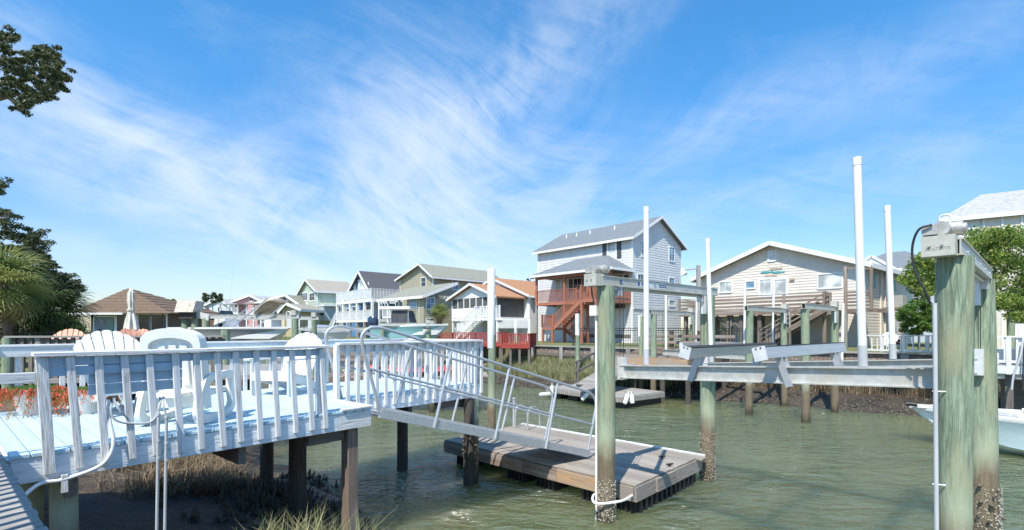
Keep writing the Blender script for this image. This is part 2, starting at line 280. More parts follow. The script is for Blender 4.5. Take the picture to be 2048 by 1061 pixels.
def pile_mat():
    m, nt, b, N, L = nodes('treated_pile_wood'); b.inputs['Roughness'].default_value = .8
    t = N('ShaderNodeTexCoord'); oi = N('ShaderNodeObjectInfo'); ml = N('ShaderNodeMath', operation='MULTIPLY'); ml.inputs[1].default_value = 40; L(oi.outputs['Random'], ml.inputs[0])
    ad = N('ShaderNodeVectorMath', operation='ADD'); L(t.outputs['Object'], ad.inputs[0]); L(ml.outputs[0], ad.inputs[1])
    mp = N('ShaderNodeMapping'); mp.inputs['Scale'].default_value = (38,38,2.6); L(ad.outputs[0], mp.inputs[0])
    n = N('ShaderNodeTexNoise'); n.inputs['Scale'].default_value = 1; n.inputs['Detail'].default_value = 9; n.inputs['Roughness'].default_value = .68; n.inputs['Distortion'].default_value = .9; L(mp.outputs[0], n.inputs[0])
    r = N('ShaderNodeValToRGB'); e = r.color_ramp.elements; e[0].position = .36; e[0].color = (.11,.14,.088,1); e[1].position = .62; e[1].color = (.30,.375,.262,1); L(n.outputs[0], r.inputs[0])
    mp2 = N('ShaderNodeMapping'); mp2.inputs['Scale'].default_value = (3,3,.8); L(ad.outputs[0], mp2.inputs[0]); n2 = N('ShaderNodeTexNoise'); n2.inputs['Scale'].default_value = 1.4; n2.inputs['Detail'].default_value = 4; L(mp2.outputs[0], n2.inputs[0])
    r2 = N('ShaderNodeValToRGB'); r2.color_ramp.elements[0].position = .5; r2.color_ramp.elements[1].position = .72; L(n2.outputs[0], r2.inputs[0])
    x0 = N('ShaderNodeMix', data_type='RGBA'); L(r2.outputs[0], x0.inputs[0]); L(r.outputs[0], x0.inputs[6]); x0.inputs[7].default_value = (.30,.30,.19,1)
    g = N('ShaderNodeNewGeometry'); s = N('ShaderNodeSeparateXYZ'); L(g.outputs['Position'], s.inputs[0])
    zz = N('ShaderNodeMath', operation='MULTIPLY_ADD'); L(n2.outputs[0], zz.inputs[0]); zz.inputs[1].default_value = .7; L(s.outputs[2], zz.inputs[2])
    def ramp(lo, hi):
        q = N('ShaderNodeMapRange'); q.inputs[1].default_value = lo; q.inputs[2].default_value = hi; q.inputs[3].default_value = 1; q.inputs[4].default_value = 0; L(zz.outputs[0], q.inputs[0]); return q.outputs[0]
    # bleached band above the tide line, brown tidal stain below, dark wet growth at the foot
    x1 = N('ShaderNodeMix', data_type='RGBA'); L(ramp(1.75,2.35), x1.inputs[0]); L(x0.outputs[2], x1.inputs[6]); x1.inputs[7].default_value = (.36,.40,.275,1)
    rb = N('ShaderNodeValToRGB'); rb.color_ramp.elements[0].position = .3; rb.color_ramp.elements[1].position = .7; rb.color_ramp.elements[0].color = (.10,.075,.045,1); rb.color_ramp.elements[1].color = (.25,.20,.13,1); L(n.outputs[0], rb.inputs[0])
    x2 = N('ShaderNodeMix', data_type='RGBA'); L(ramp(1.45,1.85), x2.inputs[0]); L(x1.outputs[2], x2.inputs[6]); L(rb.outputs[0], x2.inputs[7])
    x3 = N('ShaderNodeMix', data_type='RGBA'); L(ramp(.45,.75), x3.inputs[0]); L(x2.outputs[2], x3.inputs[6]); x3.inputs[7].default_value = (.06,.05,.03,1)
    L(x3.outputs[2], b.inputs[0])
    v = N('ShaderNodeTexVoronoi'); v.inputs['Scale'].default_value = 42; L(t.outputs['Object'], v.inputs[0])
    inv = N('ShaderNodeMath', operation='SUBTRACT'); inv.inputs[0].default_value = .6; L(v.outputs['Distance'], inv.inputs[1])
    bz = N('ShaderNodeMath', operation='MULTIPLY'); L(inv.outputs[0], bz.inputs[0]); L(ramp(1.2,1.55), bz.inputs[1])
    sm = N('ShaderNodeMath', operation='ADD'); L(bz.outputs[0], sm.inputs[0]); L(n.outputs[0], sm.inputs[1])
    bp = N('ShaderNodeBump'); bp.inputs['Strength'].default_value = .7; bp.inputs['Distance'].default_value = .015; L(sm.outputs[0], bp.inputs['Height']); L(bp.outputs[0], b.inputs['Normal'])
    return m
m_pile = pile_mat()
m_piled = mat('dark_tarred_post', (.10,.085,.07), (.04,.035,.03), .85, sc_=(26,26,3), lo=.3, hi=.7, bump=.6, bdist=.012, rnd=.15)

def water_mat():
    m, nt, b, N, L = nodes('canal_water'); b.inputs['Roughness'].default_value = .03; b.inputs['IOR'].default_value = 1.75; b.inputs['Specular IOR Level'].default_value = .9
    b.subsurface_method = 'BURLEY'; b.inputs['Subsurface Weight'].default_value = 1; b.inputs['Subsurface Radius'].default_value = (1.0,1.2,.8); b.inputs['Subsurface Scale'].default_value = 2.2
    t = N('ShaderNodeTexCoord'); mp = N('ShaderNodeMapping'); mp.inputs['Rotation'].default_value = (0,0,R(14)); mp.inputs['Scale'].default_value = (1.0,1.8,1); L(t.outputs['Object'], mp.inputs[0])
    def nz(s, d, dist=0):
        n = N('ShaderNodeTexNoise'); n.inputs['Scale'].default_value = s; n.inputs['Detail'].default_value = d; n.inputs['Distortion'].default_value = dist; L(mp.outputs[0], n.inputs[0]); return n.outputs[0]
    a, bb, c = nz(1.2,2,.5), nz(3.6,2,.6), nz(10,2,.4)
    h = N('ShaderNodeMath', operation='MULTIPLY_ADD'); L(bb, h.inputs[0]); h.inputs[1].default_value = .55; L(a, h.inputs[2])
    h2 = N('ShaderNodeMath', operation='MULTIPLY_ADD'); L(c, h2.inputs[0]); h2.inputs[1].default_value = .2; L(h.outputs[0], h2.inputs[2])
    ruf = N('ShaderNodeMapRange'); ruf.inputs[1].default_value = .38; ruf.inputs[2].default_value = .62; ruf.inputs[3].default_value = .3; ruf.inputs[4].default_value = 1.0; L(nz(.22,3,.6), ruf.inputs[0])
    bp = N('ShaderNodeBump'); bp.inputs['Distance'].default_value = .55; L(ruf.outputs[0], bp.inputs['Strength']); L(h2.outputs[0], bp.inputs['Height']); L(bp.outputs[0], b.inputs['Normal'])
    r = N('ShaderNodeValToRGB'); r.color_ramp.elements[0].color = (.115,.14,.06,1); r.color_ramp.elements[1].color = (.18,.20,.095,1); L(nz(.16,3), r.inputs[0]); L(r.outputs[0], b.inputs[0])
    return m
m_water = water_mat()
def ground_mat():
    m, nt, b, N, L = nodes('bank_and_lawn'); 
    g = N('ShaderNodeNewGeometry'); s = N('ShaderNodeSeparateXYZ'); L(g.outputs['Position'], s.inputs[0])
    t = N('ShaderNodeTexCoord')
    def nz(sca, d):
        n = N('ShaderNodeTexNoise'); n.inputs['Scale'].default_value = sca; n.inputs['Detail'].default_value = d; n.inputs['Roughness'].default_value = .65; L(t.outputs['Object'], n.inputs[0]); return n.outputs[0]
    n1, n2, n3 = nz(1.3,8), nz(9,6), nz(.25,3)
    def ramp(src, a, ca, bq, cb):
        r = N('ShaderNodeValToRGB'); e = r.color_ramp.elements; e[0].position = a; e[0].color = c4(ca); e[1].position = bq; e[1].color = c4(cb); L(src, r.inputs[0]); return r.outputs[0]
    wet = ramp(n1, .35, (.035,.027,.02), .65, (.085,.068,.05)); dry = ramp(n1, .35, (.15,.105,.068), .65, (.25,.185,.125)); lawn = ramp(n2, .3, (.10,.12,.04), .7, (.22,.22,.085))
    zz = N('ShaderNodeMath', operation='MULTIPLY_ADD'); L(n1, zz.inputs[0]); zz.inputs[1].default_value = .5; L(s.outputs[2], zz.inputs[2])
    def mr(lo, hi):
        q = N('ShaderNodeMapRange'); q.inputs[1].default_value = lo; q.inputs[2].default_value = hi; L(zz.outputs[0], q.inputs[0]); return q.outputs[0]
    x = N('ShaderNodeMix', data_type='RGBA'); L(mr(.72,1.15), x.inputs[0]); L(wet, x.inputs[6]); L(dry, x.inputs[7])
    y = N('ShaderNodeMix', data_type='RGBA'); L(mr(1.9,2.25), y.inputs[0]); L(x.outputs[2], y.inputs[6]); L(lawn, y.inputs[7]); L(y.outputs[2], b.inputs[0])
    q = N('ShaderNodeMapRange'); q.inputs[1].default_value = .6; q.inputs[2].default_value = 1.1; q.inputs[3].default_value = .3; q.inputs[4].default_value = .95; L(zz.outputs[0], q.inputs[0]); L(q.outputs[0], b.inputs['Roughness'])
    ad = N('ShaderNodeMath', operation='MULTIPLY_ADD'); L(n2, ad.inputs[0]); ad.inputs[1].default_value = .4; L(n1, ad.inputs[2])
    bp = N('ShaderNodeBump'); bp.inputs['Strength'].default_value = 1; bp.inputs['Distance'].default_value = .22; L(ad.outputs[0], bp.inputs['Height']); L(bp.outputs[0], b.inputs['Normal'])
    return m
m_ground = ground_mat()
def leaf(name, c, tr=.25):
    m, nt, b, N, L = nodes(name); b.inputs['Base Color'].default_value = c4(c); b.inputs['Roughness'].default_value = .55; b.inputs['Specular IOR Level'].default_value = .35
    td = N('ShaderNodeBsdfTranslucent'); td.inputs[0].default_value = c4(tuple(min(1,x*1.5) for x in c)); mx_ = N('ShaderNodeMixShader'); mx_.inputs[0].default_value = tr
    L(b.outputs[0], mx_.inputs[1]); L(td.outputs[0], mx_.inputs[2]); L(mx_.outputs[0], nt.nodes['Material Output'].inputs[0]); return m
# ------------------------------------------------------------------ the setting: canal frame, a across the canal, b along it
E1, E2 = Vector((.755,.656,0)), Vector((.656,-.755,0)); CANAL = math.atan2(-.755,.656)
def ab(a, b, z=0): return E1*a + E2*b + Vector((0,0,z))
def shore(b):
    K = [(-400,15),(-160,17),(-60,18.2),(-24,19.5),(-16.5,20.3),(-11.8,22.9),(-4.4,24.6),(6,25.6),(60,27),(2000,30)]
    if b <= K[0][0]: return K[0][1]
    for (x0,y0),(x1,y1) in zip(K, K[1:]):
        if b <= x1: return y0+(y1-y0)*(b-x0)/(x1-x0)
    return K[-1][1]
from mathutils import noise
def nz(x, y, s=1.0): return noise.noise(Vector((x*s, y*s, 3.3)))
LAWN = 2.28
def pl_(K, x):
    if x <= K[0][0]: return K[0][1]
    for (x0,y0),(x1,y1) in zip(K, K[1:]):
        if x <= x1: return y0+(y1-y0)*(x-x0)/(x1-x0)
    return K[-1][1]
def near_z(a, b):
    s0 = a-.35*nz(b, 1, .5)
    mud = pl_([(-10,2.2),(-3,2.0),(-1.6,1.6),(-.3,.72),(1,.44),(2.2,.27),(3.0,.13),(3.8,0),(9,-1.2)], s0)
    w_ = min(1, max(0, (-14-b)/5))
    return mud+(pl_([(2.6,2.15),(3.3,1.7),(3.8,0),(9,-1.2)], s0)-mud)*w_
def far_z(a, b):
    d = a-shore(b)-.3*nz(b, 5, .4)
    if d < 0: return max(-1.2, d*.3)
    if a-shore(b) < 4.0: return .28*d
    return LAWN
def land_z(a, b):
    if b < -165: return LAWN-.05
    return near_z(a, b) if a < 11 else far_z(a, b)
A = [-3000,-900,-300,-100,-40,-15,-8,-4,-2,-1] + [-.6+.25*i for i in range(22)] + [5.5,6.5,8,10.9,11.1] + [('f',x) for x in (-6,-3,-1.5,-.7,0,.3,.6,.9,1.2,1.6,2,2.5,3,3.5,3.98,4.02,5,7,10,16,30,60,150,500,3000)]
Bs = [-3000,-900,-400,-220,-168,-163,-140,-110,-85] + [-70+2*i for i in range(16)] + [-38+.6*i for i in range(88)] + [17,22,30,50,120,500,3000]
m = M(); rows = []
for b in Bs:
    row = []
    for a in A:
        aa = shore(b)+a[1] if isinstance(a, tuple) else a
        z = land_z(aa, b)
        if -1 < z < 1.7 and -60 < b < 30: z += .10*nz(aa, b, 1.6)+.09*nz(aa, b, 3.6)
        row.append(len(m.v)); m.v.append(tuple(ab(aa, b, z)))
    rows.append(row)
for r0, r1 in zip(rows, rows[1:]):
    for i in range(len(A)-1): m.f.append((r0[i], r0[i+1], r1[i+1], r1[i])); m.m.append(0)
ground = tag(m.obj('ground', m_ground, smooth=True), None, None, kind='structure')
m = M(); m.face([ab(-60,-400,0), ab(120,-400,0), ab(120,400,0), ab(-60,400,0)]); water = tag(m.obj('water', m_water), None, None, kind='structure')

# marsh grass, reeds (nobody could count the blades)
g_grn = [leaf('marsh_green', (.20,.235,.09)), leaf('marsh_olive', (.30,.295,.15)), leaf('marsh_straw', (.44,.39,.24))]
g_dry = [leaf('reed_straw', (.34,.27,.17)), leaf('reed_tan', (.25,.19,.12)), leaf('reed_dark', (.14,.105,.07))]
def blades(name, label, mats, spots, h0, h1, wd, lean, cat='grass'):
    m = M()
    for p in spots:
        h = random.uniform(h0, h1); an = random.uniform(0, 6.283); d = Vector((math.cos(an), math.sin(an), 0))*h*random.uniform(.05, lean)
        s = Vector((math.cos(an+1.6), math.sin(an+1.6), 0))*wd*random.uniform(.6, 1.3); k = random.choices((0,1,2), (4,4,3))[0]
        q = p+d*.3+Vector((0,0,h*.55)); t = p+d+Vector((0,0,h*(.98-.25*(d.length/h)**2)))
        i = len(m.v); m.v += [tuple(p-s), tuple(p+s), tuple(q+s*.8), tuple(q-s*.8), tuple(t)]; m.f += [(i,i+1,i+2,i+3), (i+3,i+2,i+4)]; m.m += [k,k]
    return tag(m.obj(name, mats), label, cat, kind='stuff')
sp_ = []
for _ in range(26000):
    b = random.uniform(-27,-14.2); a = shore(b)+random.uniform(1.3, 3.95)
    if nz(a, b, .8) > .25 and random.random() < .6: continue
    sp_.append(ab(a, b, land_z(a, b)-.03))
blades('marsh_grass', 'green and straw marsh grass on the far bank below the bulkhead', g_grn, sp_, .4, .85, .014, .6)
sp_ = []
for _ in range(16000):
    b = random.uniform(-15,6); a = shore(b)+random.uniform(1.8, 3.9); sp_.append(ab(a, b, land_z(a, b)-.03))
blades('dry_reeds', 'dry brown reeds along the far bank behind the boat lift', g_dry, sp_, .3, .85, .012, .9)
sp_ = []
for _ in range(9000):
    b = random.uniform(-19,-10.6); a = random.gauss(1.7, .65)+ .0
    if a > 2.7 or a < .2 or nz(a, b, 1.1) > .3: continue
    sp_.append(ab(a, b, near_z(a, b)-.03))
blades('dead_reeds', 'trampled dead brown reeds on the mud under the white deck', g_dry, sp_, .2, .55, .009, 1.5)
sp_ = []
for _ in range(520):
    p = random.choice(((-2.85,6.55),(-2.5,6.4),(-2.2,6.6),(-3.1,6.4),(-1.95,6.5),(-2.65,6.7))); x, y = p[0]+random.gauss(0,.16), p[1]+random.gauss(0,.15); q = Vector((x,y,0)); a, b = q.dot(E1), q.dot(E2); sp_.append(Vector((x,y,near_z(a,b)-.03)))
blades('shore_grass', 'pale green grass tuft at the bottom edge below the gangway', g_grn, sp_, .4, .85, .006, 1.0)
# black oyster clumps on the mud under the deck
m = M()
for _ in range(700):
    b = random.uniform(-12,-5.0); a = random.gauss(2.9,.65)
    p = ab(a, b, near_z(a,b)); r = random.uniform(.02,.085)
    for k in range(3):
        q = p+V(jit(r),jit(r),0); m.tube([q-V(0,0,.02), q+V(jit(r),jit(r),r*random.uniform(1,2.6))], [r*.7, r*.15], 5)
tag(m.obj('oyster_shells', m_shell), 'dark oyster shells scattered over the wet mud under the deck', 'oyster shells', kind='stuff')

m = M()
for _ in range(1700):
    b = random.uniform(-27,5); a = shore(b)+abs(random.gauss(.2,.75)); p = ab(a, b, far_z(a,b)+.02); r = random.uniform(.015,.055); q = V(jit(r),jit(r),0)
    m.tube([p-V(0,0,r*.4), p+q*.4+V(0,0,r*.5), p+q+V(0,0,r*random.uniform(.7,1.6))], [r, r*.8, r*.2], 5, 0)
tag(m.obj('oyster_rubble', [m_shell]), 'dark oyster rubble along the muddy far waterline', 'oyster shells', kind='stuff')
# bulkhead on the far bank
t = thing('bulkhead', 'timber bulkhead with pale cap board along the far bank', 'bulkhead', ab(shore(-20)+4,-20,1.0))
def lp(t): 
    Mi = (Matrix.Translation(t.location) @ t.rotation_euler.to_matrix().to_4x4()).inverted(); return lambda p: Mi @ Vector(p)
l = lp(t); bb = [-27+2.4*i for i in range(15)]
m = M(); mcap = M()
for b0, b1 in zip(bb, bb[1:]):
    n = 14
    for k in range(n):
        u0, u1 = b0+(b1-b0)*k/n, b0+(b1-b0)*(k+.93)/n; j = jit(.012)
        p, q = l(ab(shore(u0)+3.94+j,u0,1.45)), l(ab(shore(u1)+3.94+j,u1,1.45)); m.bar(p, q, .05, 1.5)
    bar('cap_board', l(ab(shore(b0)+3.95,b0,2.27)), l(ab(shore(b1)+3.95,b1,2.27)), .34, .07, m_gray, t)
    bar('wale', l(ab(shore(b0)+3.84,b0,1.75)), l(ab(shore(b1)+3.84,b1,1.75)), .12, .18, m_grayd, t)
m.obj('sheet_planks', m_brown, t)
for b in bb[1:-1]: bar('post', l(ab(shore(b)+3.76,b,.7)), l(ab(shore(b)+3.76,b,2.22)), .22, .22, m_gray, t)

# ------------------------------------------------------------------ piles
def pile(name, par, base, top, r0, r1, mt=None, n=18):
    base, top = Vector(base), Vector(top); m = M(); K = 9; rs = []; ph = random.uniform(0,6)
    for k in range(K):
        t_ = k/(K-1); c = (top-base)*t_; r = r0+(r1-r0)*t_
        rs.append([c+V(math.cos(2*math.pi*j/n),math.sin(2*math.pi*j/n),0)*r*(1+.025*math.sin(ph+3*2*math.pi*j/n+k*.7)) for j in range(n)])
    m.rings(rs); return m.obj(name, mt or m_pile, par, True, loc=base)
def barnacles(par, c, r, n, z0, z1, ang0, ang1, lean=(0,0)):
    m = M()
    for _ in range(n):
        z = z0+(z1-z0)*random.random()**1.3; an = R(random.uniform(ang0, ang1)); d = V(math.cos(an), math.sin(an), 0); s = random.uniform(.006,.017)
        p = V(c[0]+lean[0]*z, c[1]+lean[1]*z, z)+d*(r-.004); m.tube([p, p+d*s*1.1+V(0,0,jit(.006))], [s, s*.45], 5)
    o = m.obj('barnacles', [m_barn], par); o['kind'] = 'stuff'; return o
def oysters(par, c, r, n, z0, z1):
    m = M()
    for _ in range(n):
        z = random.uniform(z0, z1); an = random.uniform(0, 6.283); d = V(math.cos(an), math.sin(an), jit(.5)).normalized(); s = random.uniform(.02,.05)
        p = V(c[0],c[1],z)+V(d.x,d.y,0)*(r-.01); m.tube([p, p+d*s*.8, p+d*s*1.7+V(0,0,jit(.03))], [s*.5, s*.6, s*.1], 6)
    o = m.obj('oysters', m_shell, par); o['kind'] = 'stuff'; return o

# ------------------------------------------------------------------ white painted deck
DZ, RZ = 2.16, 3.11; DO = V(-4.72,4.70,0); DA = math.atan2(.76,.65)
deck = thing('painted_deck', 'white railed deck with pale blue painted boards standing over the mud', 'deck', DO, DA)
Lp, Dp, Y1, X2 = 3.93, 3.70, 1.08, 7.47; pit = .1455
n = int(X2/pit)
for i in range(n):
    x = .07+pit*i; y0 = 0 if x < Lp-.03 else Y1
    bar('deck_board', (x,y0-.012,DZ-.019+jit(.0015)), (x,Dp+.01,DZ-.019+jit(.0015)), pit-.011, .038, m_deck, deck, .004)
def fasc(p, q, h=.24, z=None, mt=None, nm='fascia', th=.04): 
    z = DZ-.042-h/2 if z is None else z
    return bar(nm, (p[0],p[1],z), (q[0],q[1],z), th, h, mt or m_deckf, deck, .004)
fasc((0,.02),(1.95,.02)); fasc((1.955,.02),(Lp-.55,.02)); fasc((Lp-.545,.016),(Lp,.016), mt=m_worn)
fasc((-.004,.045),(-.004,Dp-.045)); fasc((Lp-.02,.04),(Lp-.02,Y1)); fasc((Lp,Y1+.02),(X2,Y1+.02)); fasc((X2-.01,Y1+.045),(X2-.01,Dp-.045)); fasc((0,Dp-.02),(X2,Dp-.02))
bar('threshold_board', (Lp-.03,-.01,DZ+.012), (Lp-.03,Y1,DZ+.012), .16, .022, m_worn, deck, .004)
bar('repair_board', (Lp-.5,.03,DZ+.014), (Lp-.02,.03,DZ+.016), .13, .03, m_worn, deck, .004)
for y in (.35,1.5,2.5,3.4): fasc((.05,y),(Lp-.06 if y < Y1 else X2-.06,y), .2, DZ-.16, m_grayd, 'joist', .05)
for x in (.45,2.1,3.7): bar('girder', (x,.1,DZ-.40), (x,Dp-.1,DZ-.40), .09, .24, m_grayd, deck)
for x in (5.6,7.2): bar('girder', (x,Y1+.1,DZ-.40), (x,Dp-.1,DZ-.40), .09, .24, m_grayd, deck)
def baluster(x, y, dx=0, dy=0, z0=DZ-.20, z1=RZ-.03, wx=.068, wy=.04, mt=None): return bar('baluster', (x,y,z0), (x+dx,y+dy,z1), wx if abs(dy)+1 else wy, wy, mt or m_white, deck, .005, up=(0,1,0))
# near rail, racked a little to the left
xs = [((p-CX)/FOC*4.7+4.72)/(.65-.76*(p-CX)/FOC) for p in (79,139,195,249,299,347,389,434,470,509,544,580,613,642)]
for x in xs: baluster(x+.07+jit(.008), -.022, -.07+jit(.012), 0, DZ-.215+jit(.015), mt=m_worn if x < 1 else m_white, wx=.09 if x < .3 else .068)
bar('rail_cap', (.15,.0,RZ), (1.62,.0,RZ), .15, .04, m_white, deck, .006); bar('rail_cap', (1.625,.0,RZ), (3.2,.0,RZ+.004), .15, .04, m_white, deck, .006)
for j, z in enumerate((RZ-.075,RZ-.175)): bar('apron_board', (.19,.024,z), (1.36 if j else 3.16,.024,z), .035, .094, m_apron, deck, .004)
for z in (RZ-.155,RZ-.27,RZ-.385): bar('apron_board', (.58,.058,z), (1.42,.058,z), .03, .107, m_apron, deck, .004)
bar('post', (3.12,.06,DZ), (3.12,.06,RZ-.02), .085, .085, m_white, deck, .005)
bar('cross_rail', (-.58,-.02,2.90), (.17,-.02,2.89), .035, .10, m_white, deck, .004)
# walkway near rail, end rail, far rail
def railrun(p, q, out, sp=.19, capw=.15, bz0=DZ-.2):
    p, q, out = Vector(p), Vector(q), Vector(out); L = (q-p).length; d = (q-p)/L
    bar('rail_cap', (p.x,p.y,RZ), (q.x,q.y,RZ), capw, .04, m_white, deck, .006)
    a, b_ = p-out*.045, q-out*.045; bar('rail_fascia', (a.x,a.y,RZ-.09), (b_.x,b_.y,RZ-.09), .035, .135, m_white, deck, .004)
    k = int(L/sp)
    for i in range(k+1):
        c = p+d*(L*i/k)+out*.012; bar('baluster', (c.x,c.y,bz0+jit(.02)), (c.x+jit(.01),c.y+jit(.01),RZ-.022), .068, .04, m_white, deck, .005, up=out)
railrun((Lp+.06,Y1-.0,0), (X2,Y1,0), (0,-1,0)); railrun((X2,Y1+.12,0), (X2,Dp-.12,0), (1,0,0)); railrun((.12,Dp,0), (X2,Dp,0), (0,1,0), .24)
for x,y in ((.12,Dp-.08),(2.6,Dp-.08),(5,Dp-.08),(X2-.1,Dp-.09),(X2-.1,Y1+.09),(Lp+.1,Y1+.09)): bar('post', (x,y,DZ), (x,y,RZ-.02), .085, .085, m_white, deck, .005)
# piles of the deck
for (x,y,r,mt) in ((.42,.28,.115,m_pile),(.20,.75,.115,m_pile),(3.62,.26,.0,None)):
    if r: pile('pile', deck, (x,y,.2), (x,y,DZ-.28), r*1.05, r, mt)
bar('pile', (3.66,.16,-.3), (3.66,.16,DZ-.28), .17, .2, m_brown, deck, .01); bar('ledger', (3.0,.18,DZ-.36), (3.56,.18,DZ-.36), .07, .2, m_grayd, deck)
def dpile(X, Y, r, mt=m_piled):
    l_ = lp(deck); p = l_((X,Y,-.4)); pile('pile', deck, p, (p.x,p.y,DZ-.28), r, r*.95, mt)
dpile(-3.75,8.75,.15); dpile(-5.1,10.4,.13); dpile(-2.62,11.95,.13); dpile(-.93,10.8,.12)
l_ = lp(deck); q = l_((-.84,10.95,-.4)); bar('pile', q, (q.x,q.y,DZ-.28), .16, .17, m_pile, deck, .01)
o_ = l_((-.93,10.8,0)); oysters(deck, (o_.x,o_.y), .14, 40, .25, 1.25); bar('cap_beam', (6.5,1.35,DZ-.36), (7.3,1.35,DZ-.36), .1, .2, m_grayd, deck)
# conduit and hoses on the deck front
def dk(px, py, off=-.06):   # point on the plane y = off of the deck frame seen at a pixel
    o = lp(deck)(V(0,0,ZC)); d = lp(deck)(V((px-CX)/FOC,1,ZC+(HZ-py)/FOC))-o; return o+d*((off-o.y)/d.y)
cond = thing('conduit_run', 'white conduit bending down the front of the white deck to the gray pier', 'conduit', DO, DA)
tube('conduit', arc([dk(216,800,.05),dk(219,840,-.02),dk(227,880),dk(220,910),dk(195,935),dk(129,959),dk(80,968),dk(40,998,-.2)]), .018, m_pvc, cond, 10)
bar('strap', dk(129,950), dk(129,985), .05, .03, m_worn, cond)
ws = thing('water_standpipes', 'pair of capped gray standpipes in front of the white deck balusters', 'pipe', DO, DA)
for px, k in ((317,0),(333,1)):
    a_, b_ = dk(px,826+6*k,-.1), dk(px-4,1100,-.1); tube('pipe', [a_, b_], .0155, m_pvcg, ws, 10)
    for py in (830,882,916): c = dk(px,py+5*k,-.1); m = M(); m.tube([c-V(0,0,.012), c+V(0,0,.012)], .022, 10); m.obj('coupling', m_pvcg, ws, True)
hs_ = thing('garden_hoses', 'looped gray hoses hanging below the deck apron', 'hose', DO, DA)
tube('hose', arc([dk(230,795,.03),dk(222,815,-.03),dk(228,838,-.05),dk(255,847,-.05),dk(300,845,-.04),dk(318,822,-.05),dk(320,795,.03)]), .011, m_pvcg, hs_)
tube('hose', arc([dk(226,795,.0),dk(240,822,-.06),dk(262,838,-.02),dk(270,810,.0),dk(272,795,.03)]), .010, m_pvcg, hs_)
tube('hose', arc([dk(326,795,.03),dk(318,812,-.08),dk(317,828,-.1)]), .010, m_pvcg, hs_); tube('hose', arc([dk(328,795,.03),dk(326,810,-.08),dk(333,832,-.1)]), .010, m_pvcg, hs_)

# gray boarded pier at the left with its own rail
pier = thing('boarded_pier', 'weathered gray boarded pier at the bottom left corner', 'pier', DO, DA)
y = -5.0
while y < 7.5:
    bar('deck_board', (-.66,y,2.125+jit(.002)), (-.035+jit(.01),y,2.125+jit(.002)), .137, .036, m_gray, pier, .004); y += .146
for x in (-.58,-.12): bar('stringer', (x,-5,2.0), (x,7.5,2.0), .05, .2, m_grayd, pier)
for y in (-4,-1.5,1.2,4.2,7): 
    for x in (-.5,-.2): pile('pile', pier, (x,y,-.2), (x,y,1.98), .1, .1, m_piled, 12)
bar('rail_cap', (-.62,-5,RZ), (-.62,.06,RZ), .14, .04, m_gray, pier); bar('rail_board', (-.58,-5,RZ-.09), (-.58,.06,RZ-.09), .035, .13, m_gray, pier)
y = -5.0
while y < .1: bar('baluster', (-.62,y,1.95), (-.62,y,RZ-.02), .05, .05, m_gray, pier); y += .155

# ------------------------------------------------------------------ floating dock
FO = V(2.20,9.0,0); FA = math.atan2(-.687,.727); FZ = .56          # near right corner, x runs along the long side towards the corner
fd = thing('floating_dock', 'gray boarded floating dock at the foot of the aluminium gangway', 'floating dock', FO, FA)
FL, FW = 5.37, 2.9
k = int(FW/.142)
for i in range(k):
    y = .07+.1425*i; x1 = .02 if i < k-2 else .16
    bar('deck_board', (-FL,y,FZ-.018+jit(.002)), (x1+jit(.006),y,FZ-.018+jit(.002)), .136, .036, m_dock, fd, .004)
segs = [(-FL,-3.3,m_brown),(-3.295,-2.7,m_orang),(-2.695,-1.75,m_brown),(-1.745,-.45,m_orang),(-.445,0,m_dock)]
for x0, x1, mt in segs: bar('side_board', (x0,-.022,FZ-.17), (x1,-.022,FZ-.17+jit(.004)), .04, .26, mt, fd, .004)
for y0, y1, mt in ((.0,1.1,m_dock),(1.105,FW,m_dock)): bar('end_board', (.02,y0,FZ-.18), (.02,y1,FZ-.18), .042, .27, mt, fd, .004)
bar('bumper_board', (.065,.72,FZ-.16), (.065,1.5,FZ-.16), .05, .26, m_dock, fd, .006)
bar('side_board', (-FL,FW,FZ-.17), (0,FW,FZ-.17), .04, .26, m_dock, fd); bar('end_board', (-FL-.02,0,FZ-.17), (-FL-.02,FW,FZ-.17), .04, .26, m_dock, fd)
bar('edge_strip', (-FL,FW+.005,FZ+.012), (.1,FW+.005,FZ+.012), .09, .03, m_worn, fd)
for x in (-4.75,-3.0,-2.15,-.95,-.32):
    m = M(); m.box(x-.27,.12,-.12,x+.27,FW-.15,.25)
    for yy in (.1,): 
        for q in range(5): m.box(x-.25+q*.11,.08,-.1,x-.2+q*.11,.12,.24)
    if x > -.5:
        for q in range(12): m.box(.0+x+.27,.2+q*.2,-.1,x+.33,.3+q*.2,.24)
    m.obj('float', m_black, fd)
bar('step', (-.46,-.05,FZ-.2), (-.36,-.05,FZ-.2), .1, .2, m_orang, fd)
m = M(); m.tube(arc([(-.5,-.08,FZ-.2),(-.56,-.45,FZ-.2),(-.28,-.80,FZ-.2),(-.0,-.45,FZ-.18),(.0,-.08,FZ-.17)]), .022, 8); m.obj('pile_hoop', m_pvc, fd, True)
m = M(); m.bar((-.55,2.0,FZ+.05), (-.42,2.06,FZ+.05), .03, .025); m.bar((-.5,2.03,FZ), (-.47,2.04,FZ+.05), .03, .03); m.obj('cleat', m_iron, fd)
m = M(); m.bar((-.12,1.5,FZ+.05), (-.05,1.64,FZ+.05), .03, .025); m.bar((-.1,1.55,FZ), (-.07,1.6,FZ+.05), .03, .03); m.obj('cleat', m_iron, fd)
lad = thing('swim_ladder', 'folding white ladder hoops at the back corner of the floating dock', 'ladder', FO, FA)
for x in (-FL+.25,-FL+.72):
    m = M(); m.tube(arc([(x,2.35,FZ),(x,2.37,FZ+.45),(x,2.5,FZ+.62),(x,2.75,FZ+.55),(x,2.86,FZ+.3),(x,2.88,-.4)]), .02, 8); m.obj('side_rail', m_alu, lad, True)
